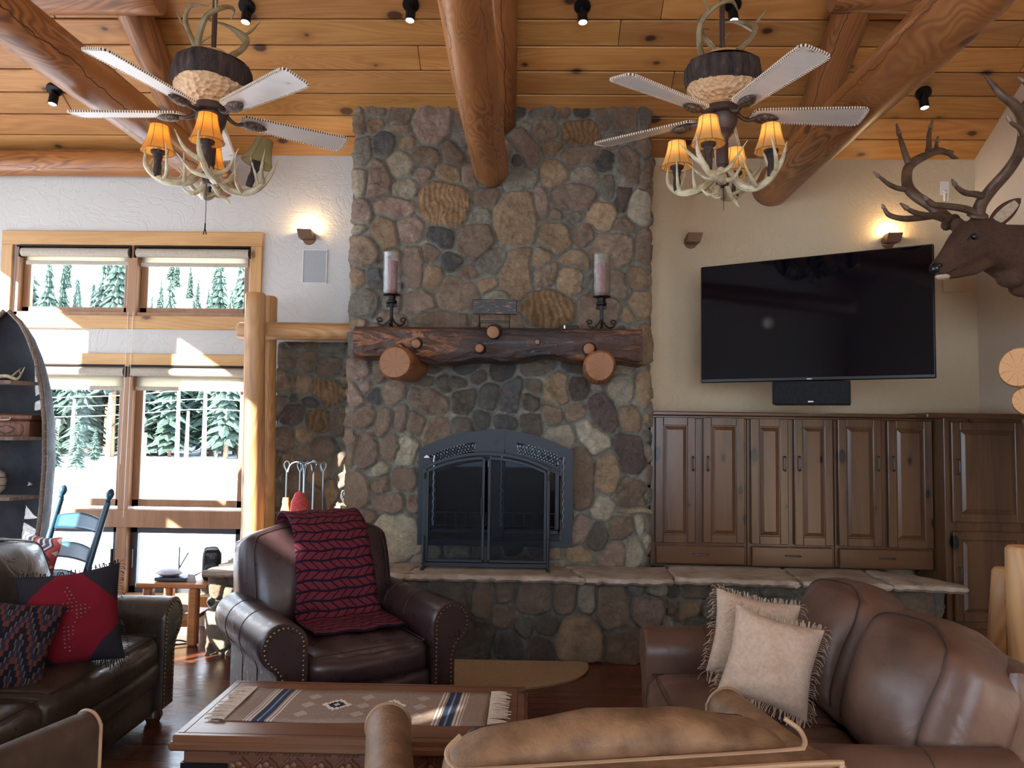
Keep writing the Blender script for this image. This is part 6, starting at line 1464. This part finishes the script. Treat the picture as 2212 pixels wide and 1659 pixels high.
# rocking chair
MT['teal'] = G('teal_paint').fin(hexc(30, 68, 86), .35, spec=.5)
rc_ = thing('rocking_chair', 'teal painted ladder-back rocking chair in front of the canoe shelf', 'rocking chair', (P(96, 1150, 4.2).x-.10, 4.05, 0), rad(-29))
for s_ in (-1, 1):
    m = MB(); b0 = V((s_*.21, .15, .12)); b1 = V((s_*.23, .40, 1.06)); m.tube([b0, b0.lerp(b1, .4), b1], [.019, .02, .017], 12, 4); MM = frame(b1, b1+(b1-b0)); m.lathe([(0, 0), (.012, 0), (.017, .008), (.012, .016), (.02, .034), (.022, .05), (.016, .068), (.006, .078), (0, .08)], 14, MM); m.build('back_post', MT['teal'], rc_)
    m = MB(); m.tube([(s_*.24, -.22, .62), (s_*.24, -.22, .06)], [.016, .02], 10, 2); m.build('front_leg', MT['teal'], rc_)
    m = MB(); m.tube([(s_*.22, -.42, .05), (s_*.22, -.2, .022), (s_*.22, .1, .018), (s_*.22, .35, .04), (s_*.22, .55, .10)], .018, 8); m.build('rocker', MT['teal'], rc_)
    m = MB(); m.rbox((.05, .5, .022), .01, (0, 0, 0), 6, T(s_*.24, .02, .64)); m.build('arm', MT['teal'], rc_)
for z in (.62, .77, .93):
    m = MB(); f = (z-.12)/.94; y = .15+.25*f
    m.grid(lambda u, v: V(((u-.5)*.42, y+.018*sin(pi*u)+(v-.5)*.02, z+(v-.5)*.075+(.022*sin(pi*u) if v > .5 else .008*sin(pi*u)))), 12, 4); sl_ = m.build('slat', MT['teal'], rc_); s2 = sl_.modifiers.new('s', 'SOLIDIFY'); s2.thickness = .012
m = MB(); m.rbox((.46, .44, .03), .012, (0, 0, 0), 6, T(0, -.02, .42)); m.build('seat', MT['teal'], rc_)
def aztec():
    g = G('southwest_cushion'); t = g.n('ShaderNodeTexCoord'); sx = g.n('ShaderNodeSeparateXYZ'); g.t.links.new(t.outputs['Object'], sx.inputs[0])
    v = g.math('ADD', g.math('MULTIPLY', sx.outputs[0], 6.0), g.math('MULTIPLY', g.math('PINGPONG', g.math('MULTIPLY', sx.outputs[2], 14.0), .5), .5))
    return g.fin(g.ramp(g.math('FRACT', v), [(0, hexc(178, 74, 72)), (.22, hexc(206, 190, 176)), (.34, hexc(48, 52, 66)), (.5, hexc(206, 190, 176)), (.6, hexc(74, 72, 104)), (.8, hexc(206, 188, 172)), (.9, hexc(40, 42, 54))], 'CONSTANT'), .9)
MT['aztec'] = aztec()
q_ = rc_.matrix_basis @ T(0, .13, .70) @ R(rad(-16), 'X'); pillow('chair_cushion', 'red, white and navy patterned cushion tied on the teal rocking chair', .38, .40, .10, q_, [MT['aztec']], 'cushion', seed=4)
# side bench table with router and speaker
a = P(312, 1254, 5.5); b = P(458, 1254, 5.5); sz = PZ(450, 1386, 0); sx0 = P(312, 1254, 5.35).x; zt2 = P(380, 1262, 5.26).z
t = thing('side_table', 'small rustic wooden table below the window, left of the hearth', 'side table', (-2.40, 5.46, 0))
MT['stb'] = wood('honey_bench_wood', (168, 108, 62), (196, 134, 82), (96, 54, 30), 'x', 1, .35, .04, 3, tint=False)
m = MB(); m.box((-.02, 0, zt2-.015), (.50, .40, .03), .006); m.build('table_top', MT['stb'], t, smooth=30)
for (x, y) in ((-.19, -.16), (.13, -.17), (-.19, .15), (.14, .15)):
    m = MB(); m.box((x, y, (zt2-.03)/2), (.065, .065, zt2-.03), .012); m.build('leg', MT['stb'], t, smooth=30)
m = MB(); m.box((-.03, 0, .17), (.30, .30, .03), .005); m.box((-.03, -.13, .145), (.28, .02, .06), .004); m.build('lower_shelf', MT['stb'], t, smooth=30)
MT['rout'] = plain('router_plastic', (70, 76, 88), .35)
t = thing('wifi_router', 'flat dark router with raised aerials on the small side table', 'router', (-2.46, 5.40, zt2)); m = MB(); m.rbox((.22, .15, .028), .008, (0, 0, .002), 6, T(0, 0, .016)); m.build('router_body', MT['rout'], t)
for (x, y, dx, L) in ((.0, .06, .0, .20), (-.03, .07, .09, .16), (.11, .05, .10, .05)): m = MB(); m.bar((x, y, .02), (x+dx, y, .02+L), .014, .007, .003); m.build('antenna', MT['rout'], t)
m = MB(); m.prism([(.11, .002), (.175, .0), (.165, .05), (.12, .055)], -.06, -.055); m.build('angled_face', MT['steel'], t)
t = thing('serving_dish', 'small pale oval dome dish resting on the router', 'dish', (-2.49, 5.38, zt2+.032)); m = MB(); m.lathe([(0, 0), (.06, .004), (.095, .02), (.07, .04), (.0, .052)], 24, S(1, .7, 1)); m.build('dish_body', plain('pale_enamel', (186, 190, 204), .3), t)
t = thing('bookshelf_speaker', 'small black speaker with tan side on the side table beside the hearth', 'speaker', (-2.235, 5.47, zt2), rad(24))
m = MB(); m.rbox((.115, .17, .21), .025, (.006, 0, .01), 8, T(0, 0, .107)); m.build('speaker_box', MT['tvb'], t)
m = MB(); m.lathe([(0, 0), (.04, 0), (.043, .004), (.046, 0), (.046, -.004)], 24, T(0, -.087, .08) @ R(pi/2, 'X')); m.build('driver_cone', MT['rout'], t); m = MB(); m.lathe([(0, .002), (.014, 0), (.018, .003), (.02, 0)], 16, T(0, -.087, .165) @ R(pi/2, 'X')); m.build('tweeter', MT['rout'], t)
m = MB(); m.rbox((.004, .11, .15), .002, (0, 0, 0), 4, T(.064, 0, .11)); m.build('side_panel', MT['stb'], t)
t = thing('seashell', 'small pale shell on the lower shelf of the side table', 'shell', (-2.40, 5.42, .187)); m = MB(); m.ball((0, 0, .03), (.055, .03, .03), 8); m.build('shell_body', plain('shell', (214, 206, 196), .4), t); m = MB(); m.tube([(-.04, -.02, .02), (-.08, -.03, .04), (-.1, -.02, .03)], [.012, .008, .003], 6); m.build('lip', MT['rout'], t)
m = MB(); m.tube([(-2.3, 5.3, .012), (-2.42, 5.24, .012), (-2.5, 5.3, .012), (-2.4, 5.36, .014), (-2.28, 5.33, .012), (-2.30, 5.40, .08), (-2.31, 5.44, .20), (-2.33, 5.5, zt2-.04)], .005, 6); tag(m.build('black_cable', MT['tvb']), 'black power cord coiled on the floor under the side table', 'cord')

# ================================================================== OUTDOORS
g = G('snow'); MT['snow'] = g.fin(hexc(232, 238, 246), .8, normal=g.bump(g.noise(g.co(), .6, 4), .3, .2), spec=.2)
rg = np.random.RandomState(5)
def gz(x, y):
    z = -.75
    if y > 60: z += (y-60)*.06
    if y > 66: z += (y-66)*.52
    return z+.25*sin(x*.21+y*.13)*min(1, max(0, y-14)/20)*.5+(1.4*sin(x*.07+1)*sin(y*.09) if y > 66 else 0)
m = MB()
def gf(u, v):
    y = 6.2+v**2*290; x = -4-(u-.5)*2*(14+y*1.15)+-y*.25; return V((x, y, gz(x, y)))
m.grid(gf, 60, 90, flip=False); m.grid(lambda u, v: V((-60+55*u-.1, -30+36.1*v, -.75)), 6, 6)
gr = m.build('snowy_ground', MT['snow']); gr['kind'] = 'structure'
g = G('conifer_green'); n = g.noise(g.co((1, 1, 1)), 9, 4, .7); MT['fir'] = g.fin(g.ramp(n, [(.35, hexc(52, 68, 64)), (.65, hexc(88, 106, 90))]), .9, spec=.1)
MT['trunk'] = fabric('pine_trunk', (178, 146, 116), (140, 110, 88), 30, .9)
def fir(seed, H, R0, dens=15, bare=.12):
    r = random.Random(seed); t = thing('conifer', 'x', 'tree', (0, 0, 0))
    m = MB(); m.tube([(0, 0, -.4), (0, 0, H)], [.012*H+.02, .01], 6, 2); m.build('trunk', MT['trunk'], t)
    m = MB(); L = dens
    for i in range(L):
        f = i/L; z = H*(bare+(1-bare)*f); rad_ = R0*(1-f)**.85*r.uniform(.75, 1.2)+.05; k = 13; a0 = r.uniform(0, 6)
        for j in range(k):
            a = a0+2*pi*j/k+r.uniform(-.25, .25); rr_ = rad_*r.uniform(.45, 1.3); dr = rr_*.42; wd = rad_*.22
            tip = V((rr_*cos(a), rr_*sin(a), z-dr)); c_ = V((0, 0, z+H*.03)); s_ = V((-sin(a), cos(a), 0))*wd; md = c_.lerp(tip, .6)
            m.add([c_, md+s_+V((0, 0, -.06*H/6)), tip, md-s_+V((0, 0, -.06*H/6)), md+V((0, 0, .05*H/6))], [(0, 1, 4), (1, 2, 4), (2, 3, 4), (3, 0, 4)])
    m.build('foliage', MT['fir'], t, smooth=0); return t
protos = [fir(1, 7.5, 1.05, 26), fir(2, 6.2, .75, 24), fir(3, 8.5, .9, 28, .3), fir(4, 5, 1.1, 20)]
rt = random.Random(9); spots = []
for i in range(130):   # the forest edge
    y = rt.uniform(50, 70); x = rt.uniform(-.80, -.27)*y; spots.append((x, y, rt.choice((0, 1, 2, 2, 3)), rt.uniform(1.2, 1.9), 'dark green conifer in the dense row at the edge of the snowfield', 'conifers at the forest edge'))
for i in range(160):  # the slope
    y = 70+rt.random()**1.35*125; x = rt.uniform(-.78, -.28)*y; spots.append((x, y, rt.choice((0, 1, 2)), rt.uniform(.7, 1.15), 'green conifer scattered on the snowy hillside seen through the window', 'conifers on the snowy hillside'))
for i in range(9):
    y = rt.uniform(36, 46); x = -.74*y+i*1.1; spots.append((x, y, 3, rt.uniform(.4, .7), 'small young conifer in front of the forest edge, left in the window', 'young conifers on the snowfield'))
used = set(); keep = []
for sp_ in spots:
    if all((sp_[0]-q[0])**2+(sp_[1]-q[1])**2 > .9 for q in keep): keep.append(sp_)
spots = keep
for (x, y, k, s_, lab, grp) in spots:
    if k not in used: o = protos[k]; used.add(k)
    else: o = copy_tree(protos[k])
    o.location = (x, y, gz(x, y)-.05); o.rotation_euler = (0, 0, rt.uniform(0, 6)); o.scale = (s_, s_, s_); o['label'] = lab; o['group'] = grp
MT['bare'] = fabric('pale_bare_trunk', (232, 206, 182), (206, 176, 150), 20, .8)
for i, (px, y0, y1, Y) in enumerate(((122, 905, 965, 48), (158, 862, 950, 50), (190, 852, 942, 52), (236, 842, 940, 50), (312, 935, 990, 47), (384, 834, 996, 46), (404, 888, 994, 49), (470, 870, 905, 54), (442, 815, 1000, 44))):
    pb_ = P(px-3, y1+20, Y); pt_ = P(px+3, y0, Y); big = i == 8
    m = MB(); m.tube([(pb_.x, Y, gz(pb_.x, Y)-.2), (pt_.x, Y, pt_.z)], [.15, .09], 8, 2, smooth=False)
    o = m.build('utility_pole' if big else 'bare_trunk', MT['bare']); tag(o, 'tall pale utility pole standing at the right in the window view' if big else 'pale bare tree trunk standing at the forest edge', 'pole' if big else 'tree trunk', None if big else 'bare trunks at the forest edge')
MT['wire'] = plain('bright_cable', (200, 210, 216), .4)
for i, (ya, yb_) in enumerate(((842, 818), (860, 842), (880, 862), (902, 884))):
    a = P(60, ya, 44); b = P(442, yb_, 44); c_ = P(620, yb_+12, 44); m = MB(); md = (a+b)/2; md.z -= .1; m.tube([a, md, b, c_], .022, 5, 6)
    tag(m.build('power_line', MT['wire']), ['topmost', 'second', 'third', 'lowest'][i]+' of the four cables crossing the window view', 'cable')
